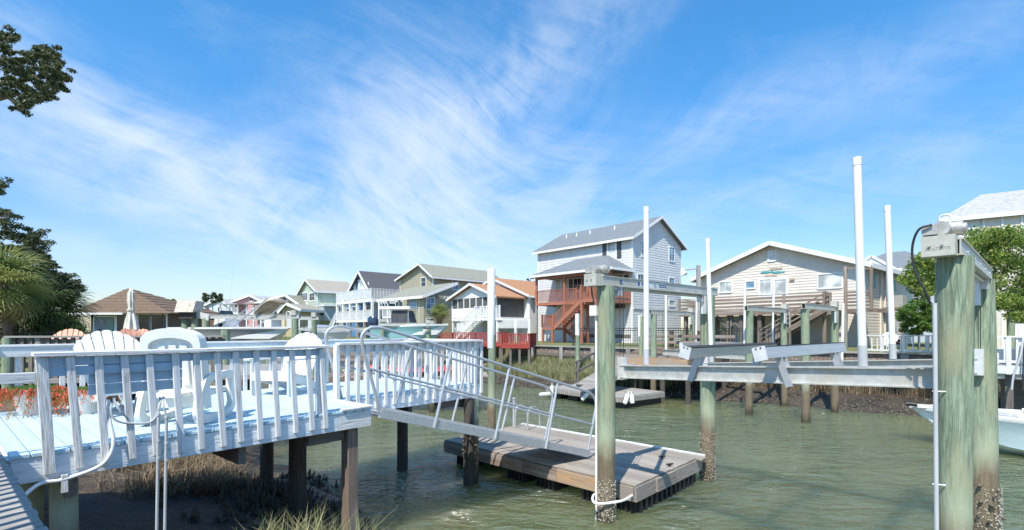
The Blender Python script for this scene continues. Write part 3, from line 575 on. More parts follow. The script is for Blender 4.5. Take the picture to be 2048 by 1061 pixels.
for z in (-.2,.1,.4): bar('rung', (-FL+.25,2.88,z), (-FL+.72,2.88,z), .06, .03, m_alu, lad)
dbx = thing('dock_pedestal', 'narrow blue gray post at the back corner of the floating dock', 'post', FO, FA)
bar('post', (-FL+.02,2.55,FZ-.3), (-FL+.02,2.55,FZ+.78), .06, .06, m_pvcg, dbx); bar('cap', (-FL+.02,2.55,FZ+.78), (-FL+.02,2.55,FZ+.81), .09, .09, m_pvcg, dbx)
fp = thing('dock_piling', 'tall round piling with a white sleeve between gangway and white deck', 'piling', (-.59,14.3,0))
pile('pile', fp, (0,0,-1), (.02,0,3.2), .115, .108); m = M(); m.lathe([(.112,2.82),(.116,2.83),(.112,5.05),(.10,5.09),(.0,5.1)], 20); m.obj('sleeve', m_pvc, fp, True)

# ------------------------------------------------------------------ gangway
g0, g1, gf0 = V(-2.05,7.75,2.06), V(1.67,10.85,.67), V(-2.93,8.66,2.08); wv = V(-.88,.91,.0); gf1 = g1+wv
gw = thing('gangway', 'aluminium gangway with tube handrails sloping from deck down to floating dock', 'gangway', (g1.x,g1.y,FZ)); l = lp(gw)
gd = (g1-g0).normalized(); up = V(0,0,1); nrm = (up-gd*up.dot(gd)).normalized(); RH = 1.28
for s, base in ((0,g0),(1,gf0)):
    P = lambda t, h: l(base+(g1-g0)*t+nrm*h)
    m = M()                                             # ribbed stringer
    m.bar(P(0,0), P(1,0), .05, .15)
    for q in range(4): m.bar(P(.002,-.054+.036*q), P(.998,-.054+.036*q), .058, .016)
    m.obj('stringer', m_alu, gw)
    bend = lambda t: P(t, RH)
    tube('handrail', arc([P(.0,.0),P(-.04,.35),P(-.11,RH-.36),P(-.118,RH-.15),P(-.085,RH-.02),P(-.02,RH),P(.06,RH)],5)+[P(.5,RH),P(.88,RH)]+arc([P(.91,RH),P(.955,RH-.05),P(.985,RH-.2),P(.99,RH-.5),P(.99,.25)],5)+[P(.99,-.02)], .026, m_alu, gw, 10)
    tube('mid_rail', [P(-.07,.62),P(.5,.62),P(.99,.62)], .02, m_alu, gw)
    for t_ in (.2,.465,.73): oo = (l(wv)-l(V(0,0,0))).normalized()*(-.035 if s == 0 else .035); tube('rail_post', [P(t_,-.07)+oo, P(t_,.1)+oo, P(t_,RH)], .0255, m_alu, gw)
for k in range(30):
    t_ = (k+.5)/30; p = g0+(g1-g0)*t_-V(0,0,.05); bar('tread', l(p), l(p+wv), .14, .03, m_alu, gw, up=tuple(nrm))
tube('hinge_rod', [l(g0), l(gf0)], .02, m_alu, gw)
# ------------------------------------------------------------------ boat lifts
def text(body, size, par, mt, M4, name='lettering', ext=.001):
    cu = bpy.data.curves.new(name, 'FONT'); cu.body = body; cu.size = size; cu.extrude = ext; cu.align_x = 'CENTER'; cu.align_y = 'CENTER'
    o = bpy.data.objects.new(name, cu); C.objects.link(o); dg = bpy.context.evaluated_depsgraph_get(); me = bpy.data.meshes.new_from_object(o.evaluated_get(dg)); bpy.data.objects.remove(o)
    me.materials.clear(); me.materials.append(mt); o = bpy.data.objects.new(name, me); C.objects.link(o); o.parent = par; o.matrix_basis = M4; return o
def ibeam(name, p, q, h, fl, mt, par):
    p, q = Vector(p), Vector(q); m = M(); m.bar(p, q, .018, h); m.bar(p+V(0,0,h/2), q+V(0,0,h/2), fl, .016); m.bar(p-V(0,0,h/2), q-V(0,0,h/2), fl, .016); return m.obj(name, mt, par)
def channel(name, p, q, h, dpt, mt, par, side):
    p, q = Vector(p), Vector(q); d = (q-p).normalized(); s = Vector((d.y,-d.x,0))*side; m = M()
    m.bar(p+s*dpt/2, q+s*dpt/2, .014, h); m.bar(p-s*dpt/2, q-s*dpt/2, .014, h); m.bar(p+V(0,0,h/2), q+V(0,0,h/2), dpt+.05, .014); m.bar(p-V(0,0,h/2), q-V(0,0,h/2), dpt+.05, .014); return m.obj(name, mt, par)
def motor(par, base, zt, big=1, mirror=1):
    # box on the pile head with worm drive and motor on it; base = local x, y of the pile centre
    x, y = base; m = M(); m.box(x-.36,y-.10*1+.0,zt-.02,x-.14,y+.17,zt+.19); o = m.obj('gear_box', m_boxp, par)
    for dy in (.0,.1): q = M(); q.lathe([(.013,0),(.013,.02)], 8); w_ = q.obj('bolt', m_cast, o, True, loc=(x-.36,y+dy,zt+.09), rot=(0,R(-90),0))
    m = M(); m.tube([(x-.30,y+.02,zt+.27),(x+.06,y+.02,zt+.27),(x+.1,y+.02,zt+.27)], [.075,.075,.05], 16); m.tube([(x-.1,y+.14,zt+.28),(x-.1,y-.13,zt+.28)], .075, 16)
    m.tube([(x-.1,y-.13,zt+.28),(x-.1,y-.16,zt+.28)], .05, 12); m.box(x-.33,y+.04,zt+.21,x-.12,y+.17,zt+.31); m.obj('motor', m_cast, par, True)
    m = M(); m.box(x-.12,y-.12,zt-.06,x+.2,y+.1,zt-.03); m.obj('head_plate', m_galw, par)
# near lift: local x = away from the eye along the top beam, local y = towards the left
LA = math.atan2(.654,.756); P1 = V(1.66,8.8,0)
lift = thing('boat_lift', 'large four pile boat lift with aluminium cradle in the foreground', 'boat lift', P1, LA)
l = lp(lift); La = 3.63
def lk(k, s, z): return V(k,-s,z)
pw = [(l((1.66,8.8,-1.2)),4.12,.158,.152),(l((4.38,11.2,-1.2)),4.12,.165,.155),(l((4.69,5.3,-1.2)),4.12,.130,.158),(l((7.32,7.75,-1.2)),4.12,.20,.176)]
for i, (b_, zt, r0, r1) in enumerate(pw):
    dx, dy = ((0,0),(0,0),(0,0),(-.03,.05))[i]; pile('pile', lift, b_, (b_.x+dx,b_.y+dy,zt), r0, r1, n=28)
    barnacles(lift, (b_.x,b_.y), r0, (330,330,80,420)[i], .02, (.75,1.05,.8,.95)[i], 120, 330)
oysters(lift, (pw[0][0].x,pw[0][0].y), .15, 34, .0, .28); oysters(lift, (pw[1][0].x,pw[1][0].y), .16, 14, .0, .12); oysters(lift, (pw[3][0].x-.02,pw[3][0].y), .2, 26, .2, 1.0)
for i in (0,2):
    p, q = pw[i][0], pw[i+1][0]; d = (q-p); d.z = 0; d.normalize()
    bm_ = channel('top_beam', V(p.x,p.y,4.205)-d*.2, V(q.x,q.y,4.205)+d*.32, .16, .13, m_gal, lift, 1)
    for k in range(5): b_ = M(); b_.lathe([(.012,0),(.012,.014)], 8); b_.obj('bolt', m_cast, bm_, True, loc=V(p.x,p.y,4.2)+d*(.35+.75*k)+Vector((d.y,-d.x,0))*.072, rot=(R(90),0,math.atan2(d.y,d.x)))
    motor(lift, (p.x+.02,p.y+.05), 4.13)
    # pulley block and winder tube under the beam
    tube('winder', [V(p.x,p.y,4.08)+d*.45-Vector((d.y,-d.x,0))*.0, V(q.x,q.y,4.08)-d*.35], .026, m_gal, lift, 10)
    for e in (p+d*.32, q-d*.30): c = V(e.x,e.y,4.06); m = M(); m.box(-.06,-.07,-.1,.06,.07,.06); m.obj('pulley_block', m_alu, lift, loc=c, rot=(0,0,math.atan2(d.y,d.x)))
bar('bracket', l((4.25,11.02,3.7)), l((4.25,11.02,4.1)), .16, .1, m_galw, lift); bar('bracket', l((7.0,7.55,3.72)), l((7.0,7.55,4.1)), .18, .1, m_galw, lift)
# handle on the right motor
q = pw[2][0]; tube('handle', arc([(q.x-.12,q.y+.1,4.46),(q.x-.12,q.y+.1,4.55),(q.x-.12,q.y+.02,4.55),(q.x-.12,q.y+.02,4.46)],4), .01, m_galw, lift)
tube('power_cable', arc([(q.x-.33,q.y+.13,4.44),(q.x-.34,q.y+.24,4.40),(q.x-.3,q.y+.30,4.22),(q.x-.28,q.y+.28,3.98),(q.x-.26,q.y+.20,3.76),(q.x-.22,q.y+.16,3.62)]), .012, m_rub, lift)
tube('conduit', [(q.x-.20,q.y+.13,3.63),(q.x-.175,q.y+.11,-.3)], .021, m_pvcg, lift, 10)
for z in (2.7,1.72): m = M(); m.tube([(q.x-.20,q.y+.15,z),(q.x-.15,q.y+.05,z)], .008, 6); m.obj('clamp', m_alu, lift)
q = pw[0][0]; tube('conduit', [(q.x-.09,q.y+.15,3.62),(q.x-.09,q.y+.15,-.2)], .022, m_pvc, lift, 10); bar('junction_box', (q.x-.12,q.y+.17,3.6), (q.x-.12,q.y+.17,3.78), .09, .15, m_pvc, lift)
tube('power_cable', arc([(q.x-.16,q.y+.14,3.78),(q.x-.18,q.y+.17,4.0),(q.x-.24,q.y+.15,4.13)]), .011, m_rub, lift)
q = pw[2][0]
M4 = Matrix.Translation(V(q.x+.02-.3615,q.y+.05+.035,4.185)) @ Matrix(((0,0,-1,0),(-1,0,0,0),(0,1,0,0),(0,0,0,1)))
text('BOATLIFTS', .042, lift, m_boxp, M4, 'embossed_lettering', .002)
# cradle I-beams
zA, zB = 2.605, 2.81
c0, c1 = lk(.30,.11,zA), lk(.30,4.52,zB); ibeam('cradle_beam', c0, c1, .215, .12, m_gal, lift)
d0, d1 = l((4.23,10.92,2.515)), l((7.09,7.61,2.80)); ibeam('cradle_beam', d0, d1, .215, .12, m_gal, lift)
for c, dz in ((c0,.14),(c1,.14),(d0,.14),(d1,.14)):
    m = M(); m.box(-.05,-.07,-.14,.05,.07,.26); o = m.obj('cable_bracket', m_galw, lift, loc=c)
    for dy in (-.03,.04): tube('cable', [c+V(0,dy,.2), V(c.x,c.y+dy,4.1)], .006, m_rub, lift, 6)
def onb(p, q, t): return p+(q-p)*t
for p, q, t_, lean, zt in ((c0,c1,.115,(0,0),5.44),(c0,c1,.822,(-.075,.0),5.47),(d0,d1,.03,(-.085,0),5.32),(d0,d1,.76,(-.10,0),5.43)):
    b_ = onb(p,q,t_)+V(0,0,.13); wl = Matrix.Rotation(-LA,3,'Z') @ V(lean[0],lean[1],0); tp = V(b_.x+wl.x,b_.y+wl.y,zt); mid = b_+(tp-b_)*.1
    o = tube('guide_post', [mid, tp], .046, m_pvc, lift, 16); tube('sleeve', [b_, mid], .052, m_pvcg, o, 16); tube('end_cap', [tp-(tp-b_).normalized()*.09, tp+V(0,0,.006)], .05, m_pvc, o, 16)
# bunks
for s, k0, k1, tl, zc in ((1.62,-.15,3.0,14,3.01),(2.76,-.28,3.0,-14,3.04)):
    bx = thing('bunk', None, None); bx.parent = lift; del bx
    c, si = math.cos(R(tl)), math.sin(R(tl))
    def Q(k, u, v): return V(k, -(s+u*c+v*si), zc-u*si*-1*0+v*c-u*si)
    m = M(); i = [Q(k0,-.045,-.077),Q(k0,.045,-.077),Q(k0,.045,.077),Q(k0,-.045,.077)]; j = [Q(k1,-.045,-.077),Q(k1,.045,-.077),Q(k1,.045,.077),Q(k1,-.045,.077)]
    m.mesh8([i[0],j[0],j[1],i[1],i[3],j[3],j[2],i[2]]); bo = m.obj('bunk', m_alu, lift)
    m = M(); i = [Q(k0-.01,-.05,.077),Q(k0-.01,.05,.077),Q(k0-.01,.05,.09),Q(k0-.01,-.05,.09)]; j = [Q(k1,-.05,.077),Q(k1,.05,.077),Q(k1,.05,.09),Q(k1,-.05,.09)]
    m.mesh8([i[0],j[0],j[1],i[1],i[3],j[3],j[2],i[2]]); m.obj('carpet', m_carp, bo)
    m = M(); i = [Q(k0-.014,-.1,-.095),Q(k0-.014,.07,-.095),Q(k0-.014,.07,.09),Q(k0-.014,-.1,.09)]; j = [Q(k0-.002,-.1,-.095),Q(k0-.002,.07,-.095),Q(k0-.002,.07,.09),Q(k0-.002,-.1,.09)]
    m.mesh8([i[0],j[0],j[1],i[1],i[3],j[3],j[2],i[2]]); m.obj('end_plate', m_galw, bo)
    for u in (-.045,.015): q = M(); q.lathe([(.011,0),(.011,.008)], 8); q.obj('bolt', m_iron, bo, True, loc=Q(k0-.014,u,.07), rot=(0,R(-90),0))
    for k in (.225,.375,2.42,2.57):
        a_, e_ = Q(k,0,-.05), V(k,-(s+ (.16 if tl < 0 else -.16)), zc-.46); q = M(); dd = (e_-a_); q.bar(a_,e_,.012,.09); q.bar(a_+V(.02,0,0),e_+V(.02,0,0),.05,.012, up=(1,0,0)); q.obj('strut', m_alu, bo)
for B_ in [o for o in bpy.data.objects if o.type == 'EMPTY' and o.name.startswith('bunk')]: bpy.data.objects.remove(B_)
# maker's marks on the near beam
p, q = pw[0][0], pw[1][0]; d = (q-p); d.z = 0; d.normalize(); s_ = Vector((d.y,-d.x,0)); fx = Matrix((( d.x,0,s_.x,0),(d.y,0,s_.y,0),(0,1,0,0),(0,0,0,1)))
def onbeam(k, z): return Matrix.Translation(V(p.x,p.y,z)+d*k+s_*.0735) @ fx
m = M(); m.box(-.36,-.055,-.001,.62,.055,.001); o = m.obj('decal', m_galw, lift); o.matrix_basis = onbeam(1.18,4.205)
text('BO', .10, lift, m_blue, onbeam(1.02,4.205) @ Matrix.Translation((0,0,.003))); text('LL', .10, lift, m_blue, onbeam(1.42,4.205) @ Matrix.Translation((0,0,.003)))
for k in (.33,.87):
    m = M(); m.prism([(-.03,-.035,0),(.03,-.035,0),(.035,.02,0),(0,.05,0),(-.035,.02,0)], (0,0,.002)); o = m.obj('emblem', m_blue, lift); o.matrix_basis = onbeam(k,4.205) @ Matrix.Translation((0,0,.002))
for j in (0,1): m = M(); m.box(-.14,-.008,0,.14,.008,.002); o = m.obj('decal_line', m_blue, lift); o.matrix_basis = onbeam(1.68,4.222-.036*j) @ Matrix.Translation((0,0,.002))

def small_lift(name, label, P, a, bvec, La, Lb, zt, r, cradle=None, guides=(), zg=5.2, npile=4, bunkz=None):
    an = math.atan2(a[1],a[0]); t = thing(name, label, 'boat lift', (P[0],P[1],0), an, 'boat lifts along the canal'); l = lp(t)
    A_, B_ = Vector((a[0],a[1],0)).normalized()*La, Vector((bvec[0],bvec[1],0)); B_ = B_.normalized()*Lb; O = V(P[0],P[1],0)
    for j in range(npile//2):
        for i in (0,1): p = l(O+A_*i+B_*j); pile('pile', t, (p.x,p.y,-.8), (p.x+jit(.04),p.y+jit(.04),zt-.02), r, r*.98, n=12)
        p, q = l(O+B_*j), l(O+A_+B_*j); d = (q-p).normalized(); channel('top_beam', V(p.x,p.y,zt+.07)-d*.25, V(q.x,q.y,zt+.07)+d*.25, .18, .12, m_gal, t, 1)
        m = M(); m.box(-.14,-.12,-.02,.1,.12,.22); m.obj('gear_box', m_boxp, t, loc=V(q.x,q.y,zt+.15)); bar('bracket', V(q.x-.2,q.y-.1,zt-.5), V(q.x-.2,q.y-.1,zt-.05), .22, .05, m_galw, t)
    if cradle is not None:
        for i in (.12,.88):
            p, q = l(O+A_*i+B_*.06), l(O+A_*i+B_*.94); ibeam('cradle_beam', V(p.x,p.y,cradle), V(q.x,q.y,cradle), .26, .14, m_gal, t)
            for e in (p,q): tube('cable', [V(e.x,e.y,cradle), V(e.x,e.y,zt)], .01, m_rub, t, 5)
        for f in (.36,.62):
            p, q = l(O-A_*.05+B_*f), l(O+A_*1.02+B_*f); b_ = bar('bunk', V(p.x,p.y,cradle+.36), V(q.x,q.y,cradle+.36), .1, .24, m_alu, t); bar('end_plate', V(p.x-.02,p.y,cradle+.36), V(p.x-.005,p.y,cradle+.36), .16, .27, m_galw, t)
            bar('strut', V(p.x+.5,p.y+.05,cradle+.3), V(p.x+.5,p.y+(.15 if f < .5 else -.15),cradle-.2), .1, .05, m_iron, t)
    for (ga, gb, h) in guides: p = l(O+A_*ga+B_*gb); tube('guide_post', [V(p.x,p.y,(cradle or 2)+.1), V(p.x+jit(.06),p.y+jit(.06),h)], .05, m_pvc, t, 10)
    return t
small_lift('boat_lift', 'boat lift on the far side with empty bunks, left of the beige house stairs', (6.77,24), (2.72,2.35), (2.57,-4.3), 3.55, 5.0, 4.12, .14, 2.28, ((.12,.1,5.0),(.12,.92,5.3),(.9,.1,5.1),(.9,.92,5.0)))
small_lift('boat_lift', 'small two pile lift beam in front of the beige house stairs', (10.64,18.1), (2.46,2.2), (1.3,-1.6), 3.3, 3, 4.13, .145, None, ((.95,.1,4.4),), npile=2)
def piling(label, x, ytop, Y, r, ysl=None, zt=None):
    t = thing('piling', label, 'piling', ((x-CX)/FOC*Y, Y, 0), 0, 'pilings standing in the canal'); z1 = at(x,ytop,Y).z
    pile('pile', t, (0,0,-.8), (jit(.05),jit(.05),z1), r, r*.95, n=14)
    if ysl: zs = at(x,ysl,Y).z; m = M(); m.lathe([(r*1.06,zs),(r*1.06,z1-.03),(r*.6,z1+.03)], 14); m.obj('sleeve', m_pvc, t, True)
    return t
piling('round piling with white upper sleeve beside the far floating dock ramp', 1155, 629, 29, .13, 671)
piling('round piling with white upper sleeve just left of the tall white guide post', 1281, 632, 25.5, .125, 673)
piling('short green topped piling standing before the gray hulled boat', 449, 660, 17, .15)
piling('slender green piling in front of the white rail at far right', 2024, 632, 20, .135)
# ------------------------------------------------------------------ houses
class House:
    def __init__(s, name, label, px, Y, ang, z0=LAWN, cat='house', group='houses along the canal'):
        s.c = V((px-CX)/FOC*Y, Y, z0); s.a = R(ang); s.t = thing(name, label, cat, s.c, s.a, group); s.l = lp(s.t); s.o = s.l(V(0,0,ZC)); s.z0 = z0
    def ray(s, px, py): return s.l(V((px-CX)/FOC,1,ZC+(HZ-py)/FOC))-s.o
    def F(s, px, py, c=0): d = s.ray(px,py); p = s.o+d*((c-s.o.y)/d.y); return p.x, p.z      # on the canal front, plane y = c
    def S(s, px, py, c=0): d = s.ray(px,py); p = s.o+d*((c-s.o.x)/d.x); return p.y, p.z      # on the right side, plane x = c
    def rect(s, pl, x0, y0, x1, y1, c=0):
        f = s.F if pl == 'F' else s.S; a = f(x0,(y0+y1)/2,c)[0]; b = f(x1,(y0+y1)/2,c)[0]; xm = (x0+x1)/2
        return min(a,b), f(xm,y1,c)[1], max(a,b), f(xm,y0,c)[1]
    def P(s, pl, h, z, out, c=0): return V(h, c-out, z) if pl == 'F' else V(c+out, h, z)
    def lap(s, m, pl, poly, c=0, step=.2, out=.024):
        zs = [p[1] for p in poly]; z = min(zs); zt = max(zs); n = len(poly)
        def ext(z):
            hs = []
            for i in range(n):
                (h0,a),(h1,b) = poly[i], poly[(i+1)%n]
                if a == b:
                    if abs(a-z) < 1e-6: hs += [h0,h1]
                elif min(a,b)-1e-6 <= z <= max(a,b)+1e-6: hs.append(h0+(h1-h0)*(z-a)/(b-a))
            return min(hs), max(hs)
        while z < zt-.01:
            z1 = min(z+step, zt); a, b = ext(z); a1, b1 = ext(z1-1e-5)
            m.face([s.P(pl,a,z,out,c),s.P(pl,b,z,out,c),s.P(pl,b1,z1,.004,c),s.P(pl,a1,z1,.004,c)]); m.face([s.P(pl,a,z,out,c),s.P(pl,b,z,out,c),s.P(pl,b,z,.0,c),s.P(pl,a,z,.0,c)]); z = z1
    def win(s, pl, x0, y0, x1, y1, cols=1, rows=2, c=0, g=None, nm='window', trim=.09, mt=None, mw=.03):
        a, z0, b, z1 = s.rect(pl,x0,y0,x1,y1,c); m = M()
        def bx(h0,q0,h1,q1,o0,o1):
            p, q = s.P(pl,h0,q0,o0,c), s.P(pl,h1,q1,o1,c); m.box(min(p.x,q.x),min(p.y,q.y),q0,max(p.x,q.x),max(p.y,q.y),q1)
        t = trim; bx(a-t,z0-t,a,z1+t,-.02,.06); bx(b,z0-t,b+t,z1+t,-.02,.06); bx(a,z1,b,z1+t,-.02,.065); bx(a,z0-t*1.2,b,z0,-.02,.075)
        for i in range(1,cols): h = a+(b-a)*i/cols; bx(h-mw/2,z0,h+mw/2,z1,.0,.045)
        for i in range(1,rows): z = z0+(z1-z0)*i/rows; bx(a,z-mw/2,b,z+mw/2,.0,.05)
        w_ = m.obj(nm, mt or m_trim, s.t); m = M(); p, q = s.P(pl,a,z0,.026,c), s.P(pl,b,z1,.032,c)
        m.box(min(p.x,q.x),min(p.y,q.y),z0,max(p.x,q.x),max(p.y,q.y),z1); m.obj('pane', g or g_dark, w_); return a, z0, b, z1
    def panel(s, nm, pl, x0, y0, x1, y1, mt, out=.05, c=0):
        a, z0, b, z1 = s.rect(pl,x0,y0,x1,y1,c); return s.lpanel(nm, pl, a, z0, b, z1, mt, out, c)
    def lpanel(s, nm, pl, a, z0, b, z1, mt, out=.05, c=0):
        m = M(); p, q = s.P(pl,a,z0,-.01,c), s.P(pl,b,z1,out,c); m.box(min(p.x,q.x),min(p.y,q.y),z0,max(p.x,q.x),max(p.y,q.y),z1); return m.obj(nm, mt, s.t)
    def body(s, W, D, ze, rise, axis, mt, rmt, ov=.35, zb=0, step=.2, rt=.16, corner=True, apex=None, trimw=.2, x0=0, y0=0):
        # x from x0-W to x0, y from y0 to y0+D; gable on the front ('y' ridge) or on the sides ('x' ridge)
        i = .03; ax = x0-W/2 if apex is None else apex; m = M(); y1 = y0+D; xl = x0-W
        if axis == 'y':
            m.prism([(xl+i,y0+i,zb),(x0-i,y0+i,zb),(x0-i,y0+i,ze-.03),(ax,y0+i,ze+rise-.06),(xl+i,y0+i,ze-.03)], (0,D-2*i,0))
            s.lap(m,'F',[(xl,zb),(x0,zb),(x0,ze),(ax,ze+rise),(xl,ze)],y0,step); s.lap(m,'S',[(y0,zb),(y1,zb),(y1,ze),(y0,ze)],x0,step)
        else:
            m.prism([(x0-i,y0+i,zb),(x0-i,y1-i,zb),(x0-i,y1-i,ze-.03),(x0-i,y0+D/2,ze+rise-.06),(x0-i,y0+i,ze-.03)], (-(W-2*i),0,0))
            s.lap(m,'F',[(xl,zb),(x0,zb),(x0,ze),(xl,ze)],y0,step); s.lap(m,'S',[(y0,zb),(y1,zb),(y1,ze),(y0+D/2,ze+rise),(y0,ze)],x0,step)
        m.obj('wall', mt, s.t)
        m = M(); tr = M(); h = .03
        if axis == 'y':
            for xe, sg in ((xl,-1),(x0,1)):
                sl_ = rise/abs(xe-ax); e = V(xe+sg*ov,0,ze-ov*sl_+h); r_ = V(ax,0,ze+rise+h)
                m.mesh8([V(e.x,y0-ov,e.z),V(e.x,y1+ov,e.z),V(r_.x,y1+ov,r_.z),V(r_.x,y0-ov,r_.z),V(e.x,y0-ov,e.z+rt),V(e.x,y1+ov,e.z+rt),V(r_.x,y1+ov,r_.z+rt),V(r_.x,y0-ov,r_.z+rt)])
                tr.bar((e.x-sg*.02,y0-ov-.02,e.z+rt/2-.03),(r_.x,y0-ov-.02,r_.z+rt/2-.03),.03,trimw); tr.bar((e.x+sg*.02,y0-ov,e.z+.02),(e.x+sg*.02,y1+ov,e.z+.02),.03,trimw)
        else:
            for ye, sg in ((y0,-1),(y1,1)):
                sl_ = rise/(D/2); e = V(0,ye+sg*ov,ze-ov*sl_+h); r_ = V(0,y0+D/2,ze+rise+h)
                m.mesh8([V(xl-ov,e.y,e.z),V(x0+ov,e.y,e.z),V(x0+ov,r_.y,r_.z),V(xl-ov,r_.y,r_.z),V(xl-ov,e.y,e.z+rt),V(x0+ov,e.y,e.z+rt),V(x0+ov,r_.y,r_.z+rt),V(xl-ov,r_.y,r_.z+rt)])
                for xx in (x0+ov+.02, xl-ov-.02): tr.bar((xx,e.y-sg*.02,e.z+rt/2-.03),(xx,r_.y,r_.z+rt/2-.03),.03,trimw)
                tr.bar((xl-ov,e.y+sg*.02,e.z+.02),(x0+ov,e.y+sg*.02,e.z+.02),.03,trimw)
        m.obj('roof', rmt, s.t); tr.obj('roof_trim', m_trim, s.t)
        if corner:
            m = M(); m.box(x0-.09,y0-.035,zb,x0+.035,y0+.09,ze-.02); m.obj('corner_board', m_trim, s.t); m = M(); m.box(xl-.03,y0-.035,zb,xl+.1,y0+.02,ze-.02); m.obj('corner_board', m_trim, s.t)
    def rail(s, p, q, h, mt, sp=.14, posts=2, bal=.04, rails=None, cap=.1, pw=.11, ph=.08):
        p, q = Vector(p), Vector(q); d = q-p; L = Vector((d.x,d.y,0)).length
        bar('hand_rail', p+V(0,0,h), q+V(0,0,h), cap, .05, mt, s.t)
        if rails:
            for k in range(rails): z = h*(k+.45)/(rails+.2); bar('rail_board', p+V(0,0,z), q+V(0,0,z), .035, h/(rails+.2)*.62, mt, s.t)
        else:
            bar('bottom_rail', p+V(0,0,.1), q+V(0,0,.1), .05, .05, mt, s.t); m = M(); k = max(2,int(L/sp))
            for i in range(1,k): c = p+d*i/k; m.box(c.x-bal/2,c.y-bal/2,c.z+.1,c.x+bal/2,c.y+bal/2,c.z+h)
            m.obj('balusters', mt, s.t)
        for i in range(posts): c = p+d*(i/(posts-1) if posts > 1 else 0); bar('rail_post', c, c+V(0,0,h+ph), pw, pw, mt, s.t)
    def post(s, x, y, z0, z1, mt, w=.14, nm='post'): return bar(nm, (x,y,z0), (x,y,z1), w, w, mt, s.t)
    def deckbox(s, x0, y0, x1, y1, z, mt, fm=None, th=.22):
        m = M(); k = int((y1-y0)/.15)
        for i in range(k): m.box(x0,y0+.15*i,z-.04,x1,y0+.15*i+.142,z)
        m.obj('deck_floor', mt, s.t)
        for a, b in (((x0,y0-.02),(x1,y0-.02)),((x0-.02,y0),(x0-.02,y1)),((x1+.02,y0),(x1+.02,y1))): bar('rim_board', (a[0],a[1],z-th/2-.02), (b[0],b[1],z-th/2-.02), .04, th, fm or mt, s.t)
    def stairs(s, top, bot, wv, n, mt, rh=.9, bals=True, side=(0,1), rails2=0):
        top, bot, wv = Vector(top), Vector(bot), Vector(wv); d = bot-top
        for k in range(1,n): c = top+d*k/n; bar('tread', c, c+wv, .28, .04, mt, s.t)
        for f in side:
            o = wv*f; bar('stair_stringer', top+o-V(0,0,.1), bot+o-V(0,0,.1), .05, .28, mt, s.t); bar('stair_rail', top+o+V(0,0,rh), bot+o+V(0,0,rh), .06, .06, mt, s.t)
            for k in range(rails2): bar('stair_rail', top+o+V(0,0,rh*(k+1)/(rails2+1)), bot+o+V(0,0,rh*(k+1)/(rails2+1)), .04, .05, mt, s.t)
            for e in (top,bot): bar('stair_post', e+o, e+o+V(0,0,rh+.1), .1, .1, mt, s.t)
            if bals:
                m = M()
                for k in range(n*2): c = top+d*(k+.5)/(n*2)+o; m.bar(c+V(0,0,.0), c+V(0,0,rh), .035, .035)
                m.obj('stair_balusters', mt, s.t)

# --- gray three storey house with red stairs
h = House('gray_house', 'tall gray clapboard house with blue gray roof and red brown porch stairs', 1265, 40, -47.5)
W = -h.F(1076,560)[0]; ze = h.F(1265,474)[1]; D = 7.6; h.body(W, D, ze, 2.0, 'x', s_gray, r_gray, .4, step=.21)
a, z0, b, z1 = h.win('F',1216,485,1232,519,2,2,g=g_curt)
for e in (a-.55,b+.12): h.lpanel('shutter','F',e,z0,e+.42,z1,m_dshut,.04)
a, z0, b, z1 = h.win('F',1148,558,1163,584,2,2); 
for e in (a-.55,b+.12): h.lpanel('shutter','F',e,z0,e+.42,z1,m_dshut,.04)
a, z0, b, z1 = h.win('F',1232,552,1246,576,2,2); h.lpanel('shutter','F',b+.12,z0,b+.54,z1,m_dshut,.04)
h.win('F',1112,560,1124,596,1,1,nm='door',g=g_curt)
for r_ in ((1283,484,1290,512),(1338,496,1348,522),(1275,550,1286,576),(1338,557,1348,582)): h.win('S',*r_,cols=2,rows=2,g=g_blue)
h.win('S',1338,602,1349,612,1,1,g=g_curt); h.panel('band_board','S',1266,618,1371,621,s_gray,.08)
h.panel('garage_door','F',1143,618,1190,668,m_trim,.05); h.panel('garage_door','F',1229,620,1251,664,m_trim,.05); h.panel('base_board','F',1143,669,1262,676,m_grayd,.03); h.panel('transom','F',1229,609,1250,617,m_dshut,.05)
yp = -2.7; xl = h.F(1071,600,yp)[0]; xr = xl+8.1; zf = h.F(1071,606,yp)[1]; zE = h.F(1071,552,yp)[1]
h.deckbox(xl,yp,xr,0,zf,m_red,m_red,.26)
m = M(); zr = zE+1.45; y_ = -.02; o = .35
A_, B_, C_, D_ = V(xl-o,yp-o,zE), V(xr+o,yp-o,zE), V(xr-2.2,y_,zr), V(xl+2.4,y_,zr); E_, F_ = V(xl-o,y_,zE), V(xr+o,y_,zE)
for q in ([A_,B_,C_,D_],[A_,D_,E_],[B_,F_,C_]): m.face(q)
for q in ([A_,B_,F_,E_],): m.face([p-V(0,0,.14) for p in q])
for p, q in ((A_,B_),(A_,E_),(B_,F_)): m.face([p,q,q-V(0,0,.14),p-V(0,0,.14)])
m.obj('porch_roof', r_gray, h.t)
for p, q in ((A_,B_),(A_,E_),(B_,F_)): n_ = V(0,-.02,0) if p.y == q.y else V(-.02 if p.x < -5 else .02,0,0); bar('porch_fascia', p+n_-V(0,0,.1), q+n_-V(0,0,.1), .03, .2, m_trim, h.t)
bar('porch_beam', (xl,yp+.02,zE-.3), (xr,yp+.02,zE-.3), .1, .22, m_red, h.t)
xs_ = [xl+.07, h.F(1128,600,yp)[0], h.F(1174,600,yp)[0], xr-.07]
for x in xs_: h.post(x,yp+.08,zf,zE-.18,m_red,.16)
for x in xs_: h.post(x,yp+.08,0,zf-.2,m_red if x != xs_[0] else m_gray,.18)
